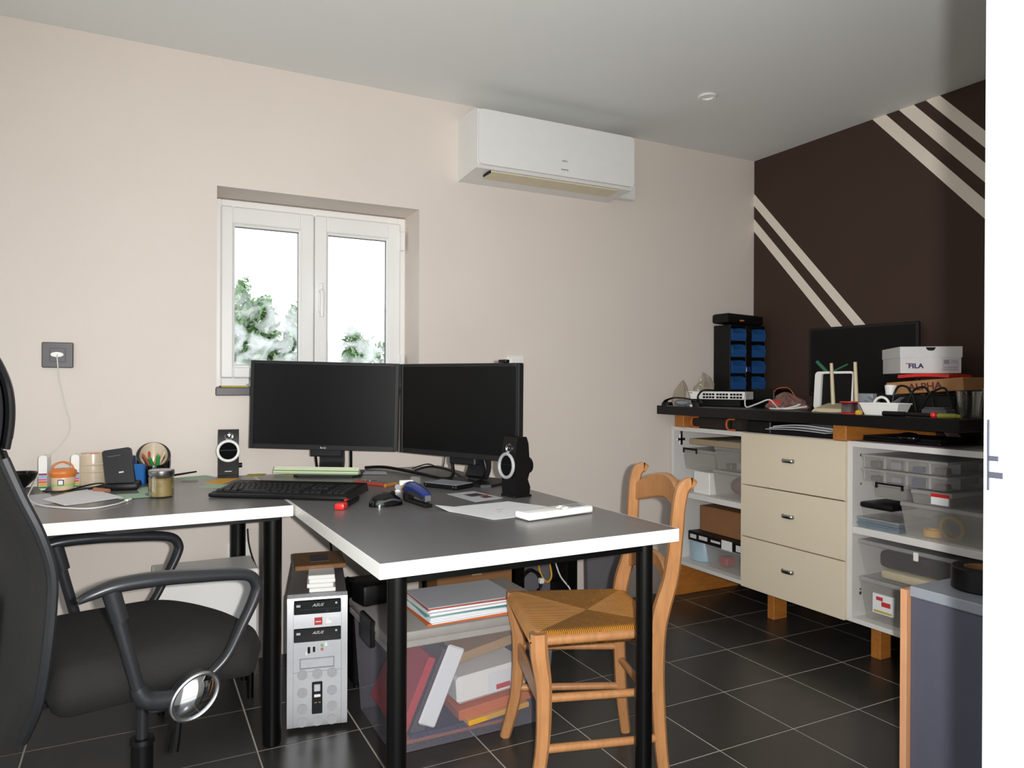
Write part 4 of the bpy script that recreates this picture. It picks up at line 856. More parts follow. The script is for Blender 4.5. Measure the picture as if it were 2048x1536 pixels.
# ================================================================== workbench along the brown wall
X0 = -.594
def carcass(name, label, y0, y1, shelf, extra=None):
    t = T(name, label, 'cabinet', ((X0-.02)/2, (y0+y1)/2, 0)); w = W
    P('side_panel', W(t).box(X0, -.02, y1-.018, y1, .165, .875, .0008), M_whitecarc, t); P('side_panel', W(t).box(X0, -.02, y0, y0+.018, .165, .875, .0008), M_whitecarc, t)
    P('top_panel', W(t).box(X0, -.02, y0+.018, y1-.018, .853, .875, .0008), M_whitecarc, t); P('bottom_panel', W(t).box(X0, -.02, y0+.018, y1-.018, .165, .183, .0008), M_whitecarc, t)
    P('back_panel', W(t).box(-.026, -.021, y0+.018, y1-.018, .183, .853), M_whitecarc, t)
    if shelf: P('shelf', W(t).box(X0+.002, -.028, y0+.0185, y1-.0185, .514, .541, .0008), M_whitecarc, t)
    return t
ca = carcass('open_cabinet', 'white open cabinet beside the beige wall at the left end of the workbench', -.526, -.012, True)
P('hinge_plate', W(ca).box(-.555, -.535, -.0345, -.029, .775, .835, .002).box(-.572, -.518, -.0345, -.029, .798, .812, .002).cyl((-.545,-.036,.842),(-.545,-.029,.842), .007, n=12), M_steel, ca)
P('plinth_board', W(ca).box(-.635, -.11, -.075, -.045, 0, .163, .003), M_pine, ca, 'orange brown wooden plinth board')
P('foot', W(ca).box(-.12, -.06, -.50, -.44, 0, .165, .002), M_pine, ca)
cb = carcass('drawer_unit', 'white unit with three cream drawers in the middle of the workbench', -1.083, -.527, False)
for k, (a, b) in enumerate(((.639, .873), (.402, .634), (.167, .397))):
    p = P('drawer', W(cb).box(-.613, X0+.0005, -1.0815, -.5285, a, b, .001), M_cream, cb, 'cream drawer front')
    zc = (a+b)/2+.013
    P('handle', W(cb).tube([(-.613,-.775,zc),(-.622,-.778,zc),(-.627,-.790,zc),(-.627,-.817,zc),(-.622,-.829,zc),(-.613,-.832,zc)], 1, sec=[(.0085*math.cos(q*PI/6), .004*math.sin(q*PI/6)) for q in range(12)], hint=(0,0,1), sm=3), M_steel, p)
P('foot', W(cb).box(-.46, -.375, -.585, -.545, 0, .165, .002), M_pine, cb, 'orange wooden foot'); P('foot', W(cb).box(-.14, -.06, -.60, -.55, 0, .165, .002), M_pine, cb, 'orange wooden foot')
cc = carcass('open_cabinet', 'white open cabinet of the workbench right of the cream drawers', -1.640, -1.084, True)
P('foot', W(cc).box(-.46, -.395, -1.13, -1.087, 0, .165, .002), M_pine, cc, 'orange wooden foot'); P('foot', W(cc).box(-.46, -.395, -1.62, -1.57, 0, .165, .002), M_pine, cc, 'orange wooden foot'); P('foot', W(cc).box(-.14, -.06, -1.14, -1.09, 0, .165, .002), M_pine, cc, 'orange wooden foot')
for z, r in ((.818,.006),(.705,.004),(.478,.005),(.288,.004),(.272,.007)):
    P('screw_hole', W(cc).cyl((-.545,-1.1025,z),(-.545,-1.1035,z), r, n=12), M_slate, cc)
wb = T('workbench_top', 'long black worktop raised on wooden beams above the white cabinets', 'worktop', (-.36, -.80, .875))
P('worktop', W(wb).box(-.70, -.01, -1.582, -.022, .940, .984, .002), mat('black_worktop_laminate', '#090808', .33, var=.15, scale=60, spec=.35), wb)
P('support_beam', W(wb).box(-.62, -.05, -.137, -.070, .8752, .940, .003), M_pine, wb, 'orange wooden beam'); P('support_beam', W(wb).box(-.62, -.05, -1.092, -1.030, .8752, .940, .003), M_pine, wb, 'orange wooden beam'); P('support_beam', W(wb).box(-.30, -.05, -1.575, -1.52, .8752, .940, .003), M_pine, wb, 'orange wooden beam')

# in the gap under the worktop
t = T('tool_case', 'dark brown soft tool case with orange trim in the gap under the worktop', 'case', (-.49, -.335, .8752))
P('bag', W(t).box(-.60, -.36, -.505, -.175, .877, .934, .016, seg=2), mat('dark_brown_fabric', '#2a2019', .8, var=.15, scale=60), t)
for y in (-.178, -.425):
    P('trim', W(t).tube([(-.605,y-.05,.932),(-.604,y-.012,.928),(-.604,y,.915),(-.604,y,.895),(-.604,y-.012,.882),(-.605,y-.055,.880)], .005, 6), M_orange, t, 'orange trim')
P('strap', W(t).box(-.607, -.602, -.455, -.445, .877, .925), M_black, t)
ONE('black_box', MB().box(-.575, -.33, -.665, -.525, .8755, .930, .004), M_black, 'plain black box right of the tool case under the worktop', 'box')
t = T('paper_tray', 'black tray of loose papers in the gap above the cream drawers', 'tray', (-.45, -.83, .8752))
P('tray', W(t).box(-.585, -.30, -1.005, -.680, .8755, .898, .003), M_black, t)
for k in range(3): P('paper', W(t).slab(lambda u, v: (-.625+.01*k+.29*u, -1.000+.315*v-.012*k+.02*u, .901+.006*k+(.005+.004*k)*math.sin(PI*v)+.010*max(0, .25-v)*k), 4, 10, .0035), [M_paper2, M_paper, M_paper][k], t)
t = T('laptop', 'closed black laptop in the gap under the right part of the worktop', 'laptop', (-.45, -1.29, .8752))
P('paper_mat', W(t).box(-.585, -.33, -1.46, -1.11, .8755, .879), mat('mauve_folder', '#6a5058', .7, var=.1), t); P('base', W(t).box(-.56, -.33, -1.43, -1.12, .8795, .892, .003), M_black, t); P('lid', W(t).box(-.56, -.33, -1.43, -1.12, .8925, .900, .003), M_bezel, t)
ONE('computer_mouse', MB().sph((-.56,-1.315,.9015), .030, (1,1.5,.7), 18, 12).box(-.575,-.545,-1.345,-1.285,.9005,.906,.002), M_blackgloss, 'small black mouse on the closed laptop under the worktop', 'mouse')

# on the worktop
TZ = .984
t = T('bin_rack', 'dark rack holding blue storage bins in the corner of the workbench', 'rack', (-.172, -.075, TZ))
P('rack_frame', W(t).box(-.302, -.296, -.132, -.008, TZ, 1.412, .001).box(-.050, -.044, -.132, -.008, TZ, 1.412, .001).box(-.296, -.050, -.014, -.008, TZ, 1.412).box(-.296, -.050, -.132, -.008, 1.406, 1.412, .001).box(-.195, -.151, -.137, -.118, TZ, 1.406, .001), M_black, t)
for r_ in range(5):
    z0 = 1.330-.0865*r_; P('rack_shelf', W(t).box(-.296, -.050, -.128, -.014, z0-.006, z0-.003), M_black, t)
    for x0 in (-.292, -.150):
        x1 = x0+.096; mb = W(t); th = .0025
        mb.box(x0, x1, -.136, -.020, z0-.003, z0, 0)
        for xs in (x0, x1-th):
            pr_ = [(-.020,z0),(-.020,z0+.068),(-.100,z0+.068),(-.134,z0+.060),(-.142,z0+.034),(-.136,z0)]
            mb.prism(pr_, xs, xs+th, XZ)
        mb.prism([(-.138,z0),(-.1355,z0),(-.1415,z0+.036),(-.1445,z0+.036)], x0, x1, XZ)
        mb.box(x0, x1, -.021, -.019, z0, z0+.068)
        P('storage_bin', mb, M_binblue, t, 'blue open fronted bin', ang=25)
ONE('bin_tag', MB().box(-.192, -.158, -.139, -.1335, 1.160, 1.190, .002), M_dblue, 'small dark blue tab stuck between the bins on the rack', 'tab')
t = T('black_case', 'flat black case lying on top of the blue bin rack', 'case', (-.19, -.075, 1.4125), 0)
P('shell', MB().box(-.135, .125, -.062, .06, 0, .052, .012, tr(0,0,.004) @ rot('Y', 2.2), seg=2), M_black, t); P('latch', MB().box(-.05, -.02, -.0655, -.060, .018, .026, .001), M_orange, t, 'small orange latch')
def crumple(name, c, r, h, m, label, seed, spikes=3, sx=1, sy=1):
    rr = random.Random(seed); ph = [rr.uniform(0, 6) for _ in range(6)]; n = 40; mm = 16
    def fn(u, v):
        a = 2*PI*v; base = 1-u**1.5*.92
        w = 1+.28*math.sin(spikes*a+ph[0]+2*u)+.14*math.sin(7*a+ph[1]-5*u)+.07*math.sin(13*a+ph[2]+9*u)
        z = h*u*(1+.0*math.sin(2*a)) + .010*math.sin(5*a+ph[3])*u*(1-u)*3
        return (c[0]+sx*r*base*w*math.cos(a)+.012*math.sin(3*u+ph[4])*u, c[1]+sy*r*base*w*math.sin(a)+.012*math.sin(4*u+ph[5])*u, c[2]+.001+z)
    return ONE(name, MB().grid(fn, mm, n), m, label, 'bag', ang=25)
crumple('plastic_bag', (-.583, -.085, TZ), .052, .130, M_bag, 'crumpled clear plastic bag at the left end of the workbench', 2, 3, 1.0, .75)
crumple('plastic_bag', (-.470, -.120, 1.0585), .046, .096, M_bag, 'taller pointed clear plastic bag behind the network switch', 4, 3, 1.15, .75)
t = T('network_switch', 'white network switch with two rows of ports at the workbench left', 'network switch', (-.45, -.21, TZ), 25)
P('stand_box', MB().box(-.05, .05, -.13, .13, 0, .0345, .003), M_black, t); P('housing', MB().box(-.06, .06, -.155, .155, .035, .074, .002), M_white, t)
pm = MB()
for g_ in range(3):
    for k in range(4):
        for r_ in range(2):
            y = .062-.071*g_-.0160*k; pm.box(-.0612, -.059, y-.0128, y, .0400+.0150*r_, .0500+.0150*r_)
P('ports', pm, M_blackmetal, t, 'two rows of dark ports', kind='stuff'); P('lettering', MB().box(-.0608, -.059, .120, .148, .0655, .0685), M_txt_dark, t)
t = T('headphones', 'black headphones with grey pad lying at the front left of the workbench', 'headphones', (-.60, -.15, TZ))
P('headband', W(t).tube([(-.668,-.050,1.000),(-.672,-.07,1.013),(-.668,-.13,1.026),(-.655,-.21,1.022),(-.63,-.25,1.008)], [.9,1,1,1,.9], sec=[(.004*math.cos(q*PI/5), .013*math.sin(q*PI/5)) for q in range(10)], hint=(0,0,1)), M_black, t)
P('ear_cup', W(t).cyl((-.666,-.065,.9845),(-.666,-.065,1.002), .030, .026, 20), M_black, t); P('ear_cup', W(t).cyl((-.625,-.245,.9845),(-.625,-.245,1.002), .030, .026, 20), M_black, t)
P('pad', W(t).sph((-.640,-.150,1.0015), .03, (1,1.6,.55), 18, 10), M_greymet, t, 'grey pad')
wire('headphone_cable', [(-.60,-.25,1.000),(-.565,-.20,1.010),(-.552,-.165,1.030),(-.540,-.190,1.063),(-.48,-.215,1.063),(-.40,-.21,1.063),(-.34,-.19,1.05),(-.32,-.17,.992)], .005, M_black, 'black cable crossing over the front of the white network switch')
wire('network_cable', [(-.436,-.388,1.038),(-.46,-.42,1.044),(-.535,-.475,1.032),(-.56,-.505,.990),(-.55,-.56,1.005),(-.52,-.605,1.026),(-.53,-.65,1.005),(-.56,-.70,.990),(-.55,-.76,.99),(-.50,-.80,1.0)], .0035, M_wire_w, 'white cable running from the network switch along the workbench')
wire('network_cable', [(-.58,-.665,.989),(-.56,-.71,.988),(-.52,-.745,.998),(-.50,-.765,1.010),(-.47,-.73,1.0),(-.50,-.69,.99),(-.56,-.72,.992)], .003, M_wire_w, 'second white cable loop beside the white framed panel')
ONE('white_bead', MB().lathe([(0,0),(.006,0),(.007,.006),(.004,.011),(0,.012)], 16, tr(-.66,-.24,TZ)), M_white, 'tiny white bead at the front edge of the workbench', 'bead')
ONE('clip', MB().box(-.68, -.655, -.08, -.045, TZ, .990, .002).box(-.675, -.665, -.075, -.05, .990, 1.000, .002), M_white, 'small white clip at the left front corner of the workbench', 'clip')
sheet('paper_slip', [(-.69,-.09),(-.66,-.19),(-.64,-.18),(-.67,-.08)], M_paper2, 'thin pale slip on the left front of the workbench', z=TZ)
sheet('paper_slip', [(-.67,-.30),(-.66,-.47),(-.58,-.46),(-.59,-.29)], mat('brown_print_sheet', '#5d4b40', .5, var=.3, scale=40), 'dark printed card in front of the network switch', 'card', z=TZ)
ONE('black_box', MB().box(-.328, -.20, -.455, -.305, TZ, 1.072, .004), M_black, 'black box in front of the lower blue bins', 'box')
crumple('component_bag', (-.40, -.61, TZ), .085, .075, mat('pinkish_bag_film', '#8c6a62', .25, var=.4, scale=60, alpha=.7, bump=.4), 'reddish bag of small parts on the workbench left of the white framed panel', 11, 4, .8, 1.2)
ONE('red_roll', MB().cyl((-.46,-.555,TZ+.022),(-.44,-.60,TZ+.024), .018, n=16), M_red, 'red roll lying against the bag of small parts', 'roll')
wire('thin_wire', [(-.40,-.52,1.05),(-.42,-.56,1.075),(-.41,-.60,1.082),(-.43,-.65,1.070),(-.44,-.69,1.03)], .002, M_orange, 'thin orange wire arching over the bag of small parts')
t = T('framed_panel', 'white framed dark panel standing on the workbench behind the router', 'panel', (-.385, -.845, TZ), 0, None)
Mf = tr(0, 0, 0) @ rot('Y', 4)
fr = MB(Mf @ Matrix(((0,0,1,0),(-1,0,0,0),(0,1,0,0),(0,0,0,1))))
o_ = rrect(-.100, .100, .002, .170, .018, 5); i_ = rrect(-.066, .092, .014, .160, .008, 5)
fr.add([(x,y,-.010) for x,y in o_]+[(x,y,-.010) for x,y in i_]+[(x,y,.012) for x,y in o_]+[(x,y,.012) for x,y in i_],
  [f for k in range(24) for f in ((k,(k+1)%24,24+(k+1)%24,24+k),(48+k,72+k,72+(k+1)%24,48+(k+1)%24),(k,48+k,48+(k+1)%24,(k+1)%24),(24+k,24+(k+1)%24,72+(k+1)%24,72+k))])
P('frame', fr, M_white, t, 'white rounded frame'); P('panel', MB(Mf).box(.001, .008, -.095, .068, .010, .164), M_screen, t)
t = T('router', 'beige wireless router with two upright antennas on the workbench', 'router', (-.53, -.995, TZ), 12)
P('case', MB().add([(-.055,-.095,0),(.075,-.095,0),(.075,.095,0),(-.055,.095,0),(-.045,-.088,.014),(.070,-.088,.034),(.070,.088,.034),(-.045,.088,.014)], [(0,3,2,1),(4,5,6,7),(0,1,5,4),(1,2,6,5),(2,3,7,6),(3,0,4,7)]), M_beige, t)
P('antenna', W(t).cyl((-.545,-.972,1.015),(-.545,-.962,1.185), .0085, .0065, 12).cyl((-.545,-1.036,.995),(-.545,-1.034,1.02), .0001, .0001, 3), M_beige, t, 'upright antenna')
P('antenna', W(t).cyl((-.545,-1.082,1.010),(-.540,-1.070,1.187), .0085, .0065, 12), M_beige, t, 'upright antenna')
ONE('screwdriver', MB().cyl((-.35,-.80,1.150),(-.34,-.88,1.185), .004, n=8).cyl((-.352,-.79,1.146),(-.360,-.735,1.20), .008, n=10), mat('green_handle', '#2e6a4a', .4, var=.05), 'green handled tool behind the white framed panel', 'tool')
t = T('solder_reel', 'red reel of solder wire at the front edge of the workbench', 'reel', (-.645, -1.128, TZ))
P('flange', MB().lathe([(.012,0),(.036,0),(.037,.004),(.012,.006)], 28), M_red, t); P('flange', MB().lathe([(.012,.042),(.037,.044),(.036,.048),(.012,.048)], 28), M_red, t); P('wire', MB().lathe([(.028,.0055)]+[(.0285+.0006*(k%2), .006+.0009*k) for k in range(40)]+[(.028,.0425)], 28), M_steel, t)
wire('solder_wire', [(-.67,-1.115,.99),(-.68,-1.06,.986),(-.66,-1.00,.986),(-.64,-.96,.987)], .0012, M_steel, 'thin solder end lying beside the red reel')
ONE('yellow_bead', MB().lathe([(0,0),(.012,0),(.014,.006),(.010,.016),(0,.018)], 16, tr(-.668,-1.185,TZ)), M_yellow, 'small yellow bead right of the red solder reel', 'bead')
t = T('plastic_tray', 'white sloping plastic tray near the front of the workbench', 'tray', (-.60, -1.245, TZ), 6)
P('tray', MB().taper(-.045, .045, -.075, .075, 0, .043, .014, True).taper(-.042, .042, -.072, .072, .002, .043, .013, True).box(-.048, .048, -.078, -.073, .040, .045, .001).box(-.048, .048, .073, .078, .040, .045, .001).box(-.048, -.043, -.078, .078, .040, .045, .001).box(.043, .048, -.078, .078, .040, .045, .001), M_white, t)
P('handle', MB().tube([(.02,-.005,.040),(.02,.005,.058),(.02,.025,.066),(.02,.045,.058),(.02,.055,.040)], .005, 8), M_white, t); P('pin', MB().box(-.050, -.040, -.020, -.008, 0, .012, .002), M_white, t)
for k, (dy, dz) in enumerate(((0,0),(.015,.014))):
    ONE('ribbon_cable', MB().slab(lambda u, v: (-.55+.028*v, -1.115-.14*u-dy, TZ+.052+dz-.030*math.sin(PI*u)), 12, 2, .0015), M_greymet, ['lower','upper'][k]+' grey ribbon cable sagging left of the white cup', 'cable')
ONE('white_block', MB().box(-.53, -.50, -1.14, -1.075, TZ, 1.062, .003), M_greymet, 'pale grey block standing behind the ribbon cables', 'block')
ONE('dark_box', MB().box(-.48, -.20, -1.43, -1.145, TZ, 1.056, .004), M_black, 'dark box under the cardboard box on the workbench', 'box')
t = T('plastic_cup', 'small ribbed white cup beside the cardboard box', 'cup', (-.458, -1.168, 1.0565))
P('cup', MB().cup([(.015,0),(.018,.002)]+[(.0185+.0008*(k%2)+.0004*k, .004+.004*k) for k in range(9)], [(.020,.040),(.016,.003),(0,.003)], 24), M_white, t)
t = T('cardboard_box', 'flat cardboard box lettered ALPHA on the workbench', 'box', (-.30, -1.285, 1.0675), 0, None, -4.0)
P('box', MB().box(-.13, .13, -.15, .155, 0, .048, .002), mat('tan_cardboard', '#a5764b', .8, var=.08, scale=20), t)
text('lettering', 'ALPHA', .038, M_txt_maroon, t, tr(-.1305, -.005, .011) @ FACE_MX, sx=1.15, bold=.0008)
ONE('red_packet', MB().slab(lambda u, v: (-.405+.14*u, -1.365+.205*v, 1.1365+.004*math.sin(PI*v)+.001*math.sin(6*u+4*v)), 8, 10, .0125), M_red, 'shiny red packet between the cardboard box and the white shoebox', 'packet')
t = T('shoebox', 'white shoebox lettered FILA on top of the stack on the workbench', 'box', (-.2445, -1.1455, 1.1425), -42.5)
P('box', MB().box(-.1065, .1065, -.15, .15, 0, .07, .001), mat('white_carton', '#d4d4d4', .7, var=.03), t)
lidm = MB()
lp = [(-.109,.062),(.109,.062),(.109,.104)]+[(.022,.104)]+[(.018*math.cos(PI*k/8), .104-.018*math.sin(PI*k/8)) for k in range(9)]+[(-.022,.104),(-.109,.104)]
lidm.prism(lp, .150, .1535, rot('X', 90)); lidm.box(-.109, .109, .150, .1535, .062, .104); lidm.box(-.109, -.1065, -.15, .15, .062, .104); lidm.box(.1065, .109, -.15, .15, .062, .104); lidm.box(-.1065, .1065, -.15, .15, .1015, .104)
P('lid', lidm, mat('white_carton', '#d4d4d4', .7), t)
text('lettering', 'FILA', .026, M_txt_navy, t, tr(-.052, -.1515, .020) @ FACE_MY, ex=.0006, sx=1.1, bold=.0009); P('red_bar', MB().box(-.088, -.072, -.1528, -.1508, .036, .0395), M_txt_red, t)
P('size_label', MB().box(.040, .098, -.1512, -.1498, .008, .056), mat('label_grey', '#c2c2c4', .7, var=.05), t); P('barcode', MB().box(.046, .064, -.1518, -.1508, .036, .052).box(.070, .094, -.1518, -.1508, .046, .048).box(.070, .094, -.1518, -.1508, .040, .042).box(.046, .094, -.1518, -.1508, .022, .024).box(.046, .094, -.1518, -.1508, .014, .016), M_greymet, t)
t = T('monitor', 'black monitor standing against the brown wall on the workbench', 'monitor', (-.085, -.745, TZ), -90+4)
P('housing', MB().box(-.275, .275, 0, .022, .055, .392, .004), M_bezel, t); P('screen', MB().box(-.262, .262, -.001, .004, .075, .380), M_screen, t); P('neck', MB().box(-.04, .04, .022, .04, .01, .2, .004), M_black, t); P('base', MB().prism(rrect(-.12, .12, -.07, .06, .03), 0, .010), M_black, t)
for k in range(3):
    wire('coiled_cable', [(-.50-.02*k, -1.20-.07*k, 1.00), (-.49, -1.205-.07*k, 1.062), (-.488, -1.225-.07*k, 1.092-.008*k), (-.486, -1.26-.07*k, 1.085), (-.49, -1.285-.07*k, 1.04), (-.50, -1.30-.07*k, .995)], .0042, M_black, ['left','middle','right'][k]+' black cable loop standing in front of the cardboard box')
ONE('gadget', MB().box(-.60, -.54, -1.475, -1.385, TZ, 1.012, .004).box(-.598, -.55, -1.468, -1.395, 1.012, 1.018, .002), M_slate, 'small grey gadget left of the glass tumbler', 'gadget')
ONE('white_clip', MB().box(-.64, -.61, -1.43, -1.375, TZ, .994, .003), M_white, 'white clip on the workbench before the grey gadget', 'clip')
t = T('screwdriver', 'black screwdriver with a red end along the front edge of the workbench', 'screwdriver', (-.672, -1.395, TZ), 0)
P('shaft', MB().cyl((.0,.105,.009),(0,.02,.009), .009, n=14).cyl((0,.02,.009),(0,-.075,.009), .0075, n=12), M_black, t); P('end', MB().sph((0,-.083,.0105), .0105), M_red, t, 'red end')
ONE('highlighter', MB().cyl((-.672,-1.495,TZ+.009),(-.672,-1.558,TZ+.009), .009, n=14).cyl((-.672,-1.558,TZ+.009),(-.672,-1.572,TZ+.009), .0075, .006, 12), mat('olive_yellow', '#7b7d2c', .4, var=.05), 'yellow green highlighter at the right end of the workbench', 'pen')
t = T('tumbler', 'clear glass tumbler at the right end of the workbench', 'glass', (-.555, -1.530, TZ))
P('glass', MB().cup([(.034,0),(.036,.003),(.041,.090),(.041,.093)], [(.038,.092),(.033,.008),(0,.008)], 32), M_jar, t)
t = T('bottle', 'clear bottle with a pale cap behind the tumbler', 'bottle', (-.40, -1.515, TZ))
P('glass', MB().lathe([(.028,0),(.031,.004),(.031,.10),(.014,.13),(.012,.15)], 28), M_jar, t); P('cap', MB().lathe([(.014,.148),(.0145,.168),(0,.170)], 20), M_white, t)

# ------------------------------------------------------------------ things in the open cabinets
def clearbox(name, label, x0, x1, y0, y1, z0, z1, lid=M_milky, clip=None, k=.008, body=M_frost, lidh=.016):
    t = T(name, label, 'box', ((x0+x1)/2, (y0+y1)/2, z0))
    P('tub', W(t).taper(x0, x1, y0, y1, z0+.0005, z1-lidh, k, True), body, t)
    P('lid', W(t).box(x0-.004, x1+.004, y0-.004, y1+.004, z1-lidh, z1, .003), lid, t)
    if clip: P('clip', W(t).box(x0-.010, x0-.003, y0+clip[0], y0+clip[1], z1-.007, z1+.004, .001).box(x0-.010, x0-.003, y0+clip[0], y0+clip[0]+.008, z1-.022, z1, .001).box(x0-.010, x0-.003, y0+clip[1]-.008, y0+clip[1], z1-.022, z1, .001), M_black, t, 'black clip')
    return t
SZ = .5415
ONE('carton', MB().box(-.560, -.30, -.262, -.145, SZ, .652, .003), M_white, 'white box at the front of the left cabinet upper shelf', 'box')
clearbox('clear_box', 'clear box with black clip on the white box in the left cabinet', -.54, -.20, -.285, -.045, .653, .760, M_milky, (.13, .235))
clearbox('clear_box', 'clear box with dark red contents on the left cabinet upper shelf', -.555, -.20, -.500, -.285, SZ, .675, M_binlid, None, .010)
ONE('cloth', MB().sph((-.46,-.39,.598), .05, (1.2,1.2,.9), 14, 10), mat('dark_red_cloth', '#6b3438', .9, var=.3), 'dark red bundle inside the clear box on the left upper shelf', 'bundle')
ONE('cloth', MB().sph((-.42,-.44,.592), .042, (1.2,.9,.95), 14, 10), M_slate, 'dark grey bundle beside the red one in the clear box', 'bundle')
clearbox('clear_box', 'clear box of small parts stacked on the dark red one', -.55, -.20, -.495, -.290, .676, .788, M_milky, None, .008)
for k, (y, m) in enumerate(((-.33, M_slate), (-.38, M_greymet), (-.43, M_beige), (-.46, M_greymet))): ONE('small_part', MB().box(-.50+.02*k, -.46+.02*k, y-.018, y+.018, .6775, .705+.006*k, .004), m, ['dark','grey','beige','last grey'][k]+' small part in the upper clear box of the left cabinet', 'part')
t = T('carton', 'flat brown carton with a green stripe on top in the left cabinet', 'carton', (-.40, -.30, .789), 0)
P('box', W(t).box(-.575, -.25, -.475, -.130, .789, .818, .002), mat('pale_carton', '#9c8c72', .8, var=.08), t); P('stripe', W(t).box(-.57, -.26, -.325, -.285, .8178, .8188), M_greenl, t, 'green stripe'); P('print', W(t).box(-.57, -.26, -.46, -.34, .8178, .8186), M_paper2, t); P('side', W(t).box(-.57, -.26, -.275, -.14, .8178, .8186), M_cardboard, t)
LZ = .1835
t = T('plastic_tub', 'pale blue round tub on the left cabinet bottom shelf', 'tub', (-.46, -.125, LZ))
P('tub', MB().lathe([(.070,0),(.076,.004),(.082,.100),(.080,.104)], 32), mat('pale_blue_plastic', '#a9c0cf', .35, var=.05), t); P('tub_lid', MB().lathe([(.083,.098),(.084,.112),(.070,.1155),(0,.1155)], 32), mat('pale_blue_plastic', '#a9c0cf', .35), t)
clearbox('clear_box', 'clear box with red and dark contents on the left cabinet bottom', -.555, -.18, -.500, -.235, LZ, .297, M_milky, None, .010)
ONE('red_part', MB().box(-.50, -.43, -.32, -.26, LZ+.003, .235, .010), M_redfab, 'red item in the lower clear box of the left cabinet', 'part')
ONE('dark_part', MB().sph((-.42,-.40,.228), .042, (1.4,1.2,1), 14, 10), M_black, 'black bundle in the lower clear box of the left cabinet', 'bundle')
t = T('black_carton', 'flat black carton with white labels on the lower left shelf', 'carton', (-.40, -.315, .3005), 0)
P('box', W(t).box(-.575, -.22, -.505, -.125, .2995, .346, .002), M_black, t)
P('label_sticker', W(t).box(-.5765, -.574, -.435, -.365, .297, .343), M_paper, t, 'white square label'); [P('lettering', W(t).box(-.5762, -.574, *q), M_txt_light, t) for q in ((-.265,-.205,.314,.333),(-.355,-.290,.317,.328),(-.185,-.140,.312,.332),(-.50,-.46,.305,.335))]
ONE('cardboard_box', MB().box(-.52, -.16, -.500, -.150, .3465, .475, .003), M_cardboard, 'brown cardboard box on the black carton in the left cabinet', 'box')
# right cabinet
clearbox('flat_case', 'bluish flat clear case, lower of two at the left of the right cabinet shelf', -.575, -.36, -1.285, -1.110, SZ, .561, mat('bluish_clear_plastic', '#8fa0ad', .25, var=.08, alpha=.6), None, .002, mat('bluish_clear_plastic', '#8fa0ad', .25, alpha=.6), .008)
clearbox('flat_case', 'bluish flat clear case, upper of two at the left of the right cabinet shelf', -.575, -.36, -1.285, -1.110, .5615, .581, M_milky, None, .002, mat('bluish_clear_plastic', '#8fa0ad', .25, alpha=.6), .008)
t = T('lunch_box', 'small clear box with a thick black lid on the bluish cases', 'box', (-.49, -1.185, .5815))
P('tub', W(t).taper(-.565, -.42, -1.250, -1.120, .582, .617, .006, True), M_clear, t); P('lid', W(t).box(-.57, -.415, -1.255, -1.115, .617, .640, .008, seg=2), M_black, t, 'black lid')
clearbox('clear_box', 'large clear box with tape rolls in the right cabinet upper shelf', -.565, -.15, -1.600, -1.288, SZ, .664, M_milky, None, .012)
t = T('tape_roll', 'yellow tape roll in the large clear box of the right cabinet', 'tape', (-.505, -1.375, SZ+.003)); P('roll', MB().cup([(.032,0),(.034,.001),(.034,.024),(.032,.025)], [(.022,.025),(.022,.0)], 28), M_yellow, t)
t = T('tape_roll', 'brownish tape roll standing on edge in the large clear box', 'tape', (-.520, -1.455, SZ+.0485), 0, None, 0, 80); P('roll', MB().cup([(.044,-.012),(.046,-.011),(.046,.011),(.044,.012)], [(.034,.012),(.034,-.012)], 32), mat('ochre_tape', '#8a7030', .4, var=.1), t)
clearbox('clear_box', 'clear box with black clip under the compartment cases of the right cabinet', -.55, -.20, -1.300, -1.165, .665, .722, M_milky, (.01, .125), .004)
t = clearbox('clear_box', 'low clear box with red and white label on the tape box', -.565, -.30, -1.475, -1.330, .6645, .716, M_milky, None, .004)
P('label_red', W(t).box(-.5715, -.567, -1.470, -1.405, .699, .711), M_red, t); P('label_white', W(t).box(-.5705, -.5645, -1.468, -1.405, .672, .699), M_paper, t)
for k in range(2):
    z0 = .7225+.0525*k
    t = T('organizer_case', ['lower','upper'][k]+' clear compartment case in the right cabinet top', 'case', (-.40, -1.29, z0))
    P('tray', W(t).taper(-.575, -.24, -1.465, -1.130, z0+.0005, z0+.040, .006, True), M_frost, t); P('lid', W(t).box(-.578, -.237, -1.468, -1.127, z0+.040, z0+.051, .002), M_milky, t)
    P('dividers', W(t).box(-.565, -.25, -1.215, -1.213, z0+.002, z0+.039).box(-.565, -.25, -1.300, -1.298, z0+.002, z0+.039).box(-.565, -.25, -1.385, -1.383, z0+.002, z0+.039).box(-.48, -.478, -1.455, -1.14, z0+.002, z0+.039), M_milky, t)
    for q in range(4): P('rib', W(t).box(-.5785, -.571, -1.145-.088*q, -1.137-.088*q, z0+.003, z0+.042, .001), M_milky, t)
    for q in range(4): P('small_part', W(t).box(-.562, -.52, -1.195-.085*q, -1.155-.085*q, z0+.003, z0+.022+.005*((q+k) % 3), .004), [M_slate, M_greymet, M_dblue, M_slate][q], t)
t = clearbox('clear_bin', 'clear bin with black contents on the lower right shelf, upper of two', -.565, -.12, -1.560, -1.110, .3455, .490, M_milky, None, .018, M_clear)
ONE('pouch', MB().box(-.525, -.20, -1.50, -1.165, .3875, .458, .022, None, 2), M_black, 'black pouch inside the upper clear bin of the right cabinet', 'pouch')
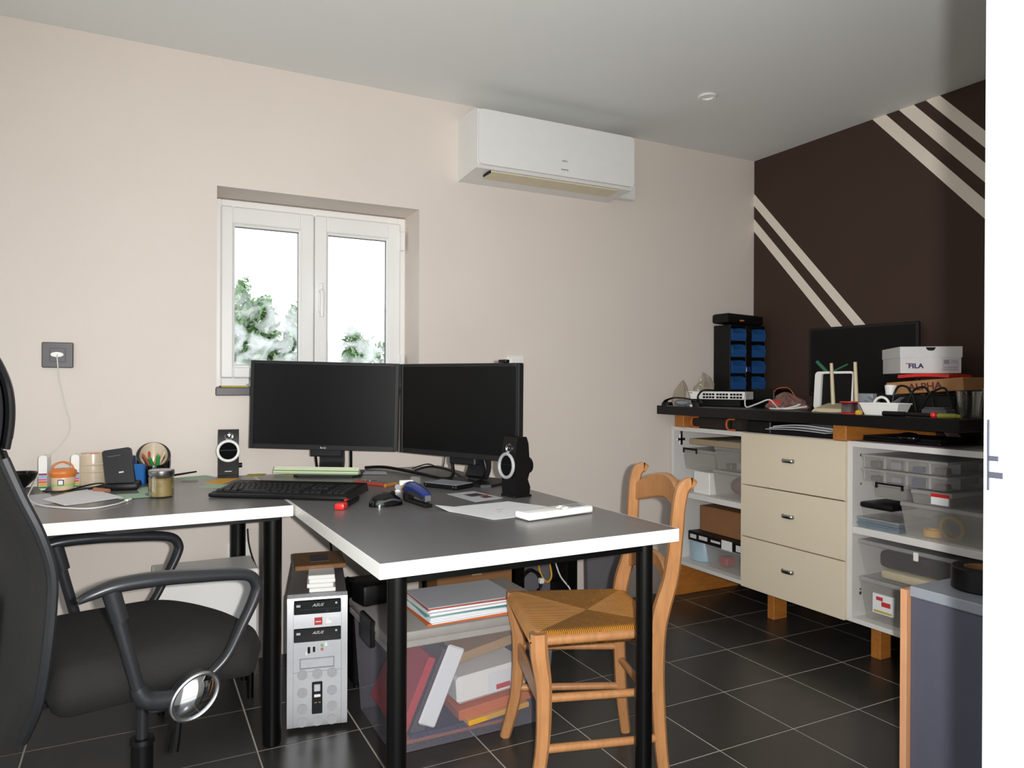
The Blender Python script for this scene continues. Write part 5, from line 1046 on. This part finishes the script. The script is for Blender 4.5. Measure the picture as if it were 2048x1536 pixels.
ONE('paper_bundle', MB().box(-.535, -.40, -1.44, -1.18, .349, .385, .014, seg=2), M_beige, 'cream bundle under the black pouch in the upper clear bin', 'bundle')
P('latch', W(t).box(-.576, -.568, -1.36, -1.342, .455, .487, .002), M_white, t)
t = clearbox('clear_bin', 'clear bin with a printed white label at the right cabinet bottom', -.565, -.12, -1.560, -1.115, LZ, .345, M_milky, None, .018)
P('label_paper', W(t).box(-.5695, -.562, -1.262, -1.175, .222, .296, 0), M_paper, t); P('label_print', W(t).box(-.5703, -.569, -1.218, -1.190, .272, .286, .001).box(-.5703, -.569, -1.250, -1.212, .252, .270, .001), M_txt_red, t); P('label_band', W(t).box(-.5703, -.569, -1.255, -1.180, .226, .234), M_notey, t)
ONE('dark_contents', MB().box(-.52, -.18, -1.52, -1.30, LZ+.003, .300, .02, seg=2), mat('brown_contents', '#5b4a42', .8, var=.3), 'brown grey bundle inside the labelled clear bin', 'bundle')

# ================================================================== grey cabinet near the door
t = T('grey_cabinet', 'low blue grey cabinet with a wooden side panel near the door frame', 'cabinet', (-1.16, -2.17, 0))
P('body', W(t).box(-1.397, -.95, -2.46, -1.8865, .012, .577, .003), M_graybl, t); P('top', W(t).box(-1.402, -.945, -2.465, -1.886, .577, .603, .003), M_greymet, t, 'lighter grey top')
P('side_panel', W(t).box(-1.410, -.95, -1.8855, -1.8685, 0, .593, .001), M_palewood, t, 'orange wooden side panel'); P('plinth', W(t).box(-1.385, -.96, -2.45, -1.89, 0, .013), M_black, t)
t = T('tape_roll', 'fat black tape roll lying on the grey cabinet', 'tape', (-1.275, -1.985, .6035))
P('roll', MB().cup([(.060,0),(.063,.003),(.063,.052),(.060,.055)], [(.038,.055),(.036,.052),(.036,0)], 36), M_black, t); P('core', MB().cup([(.0355,.001),(.0355,.054)], [(.0325,.054),(.0325,.001)], 30), M_cardboard, t)
ONE('ball', MB().sph((-1.318,-2.075,.6255), .022), mat('mauve_grey_rubber', '#6f6460', .6, var=.05), 'small mauve grey ball in front of the black tape roll', 'ball')
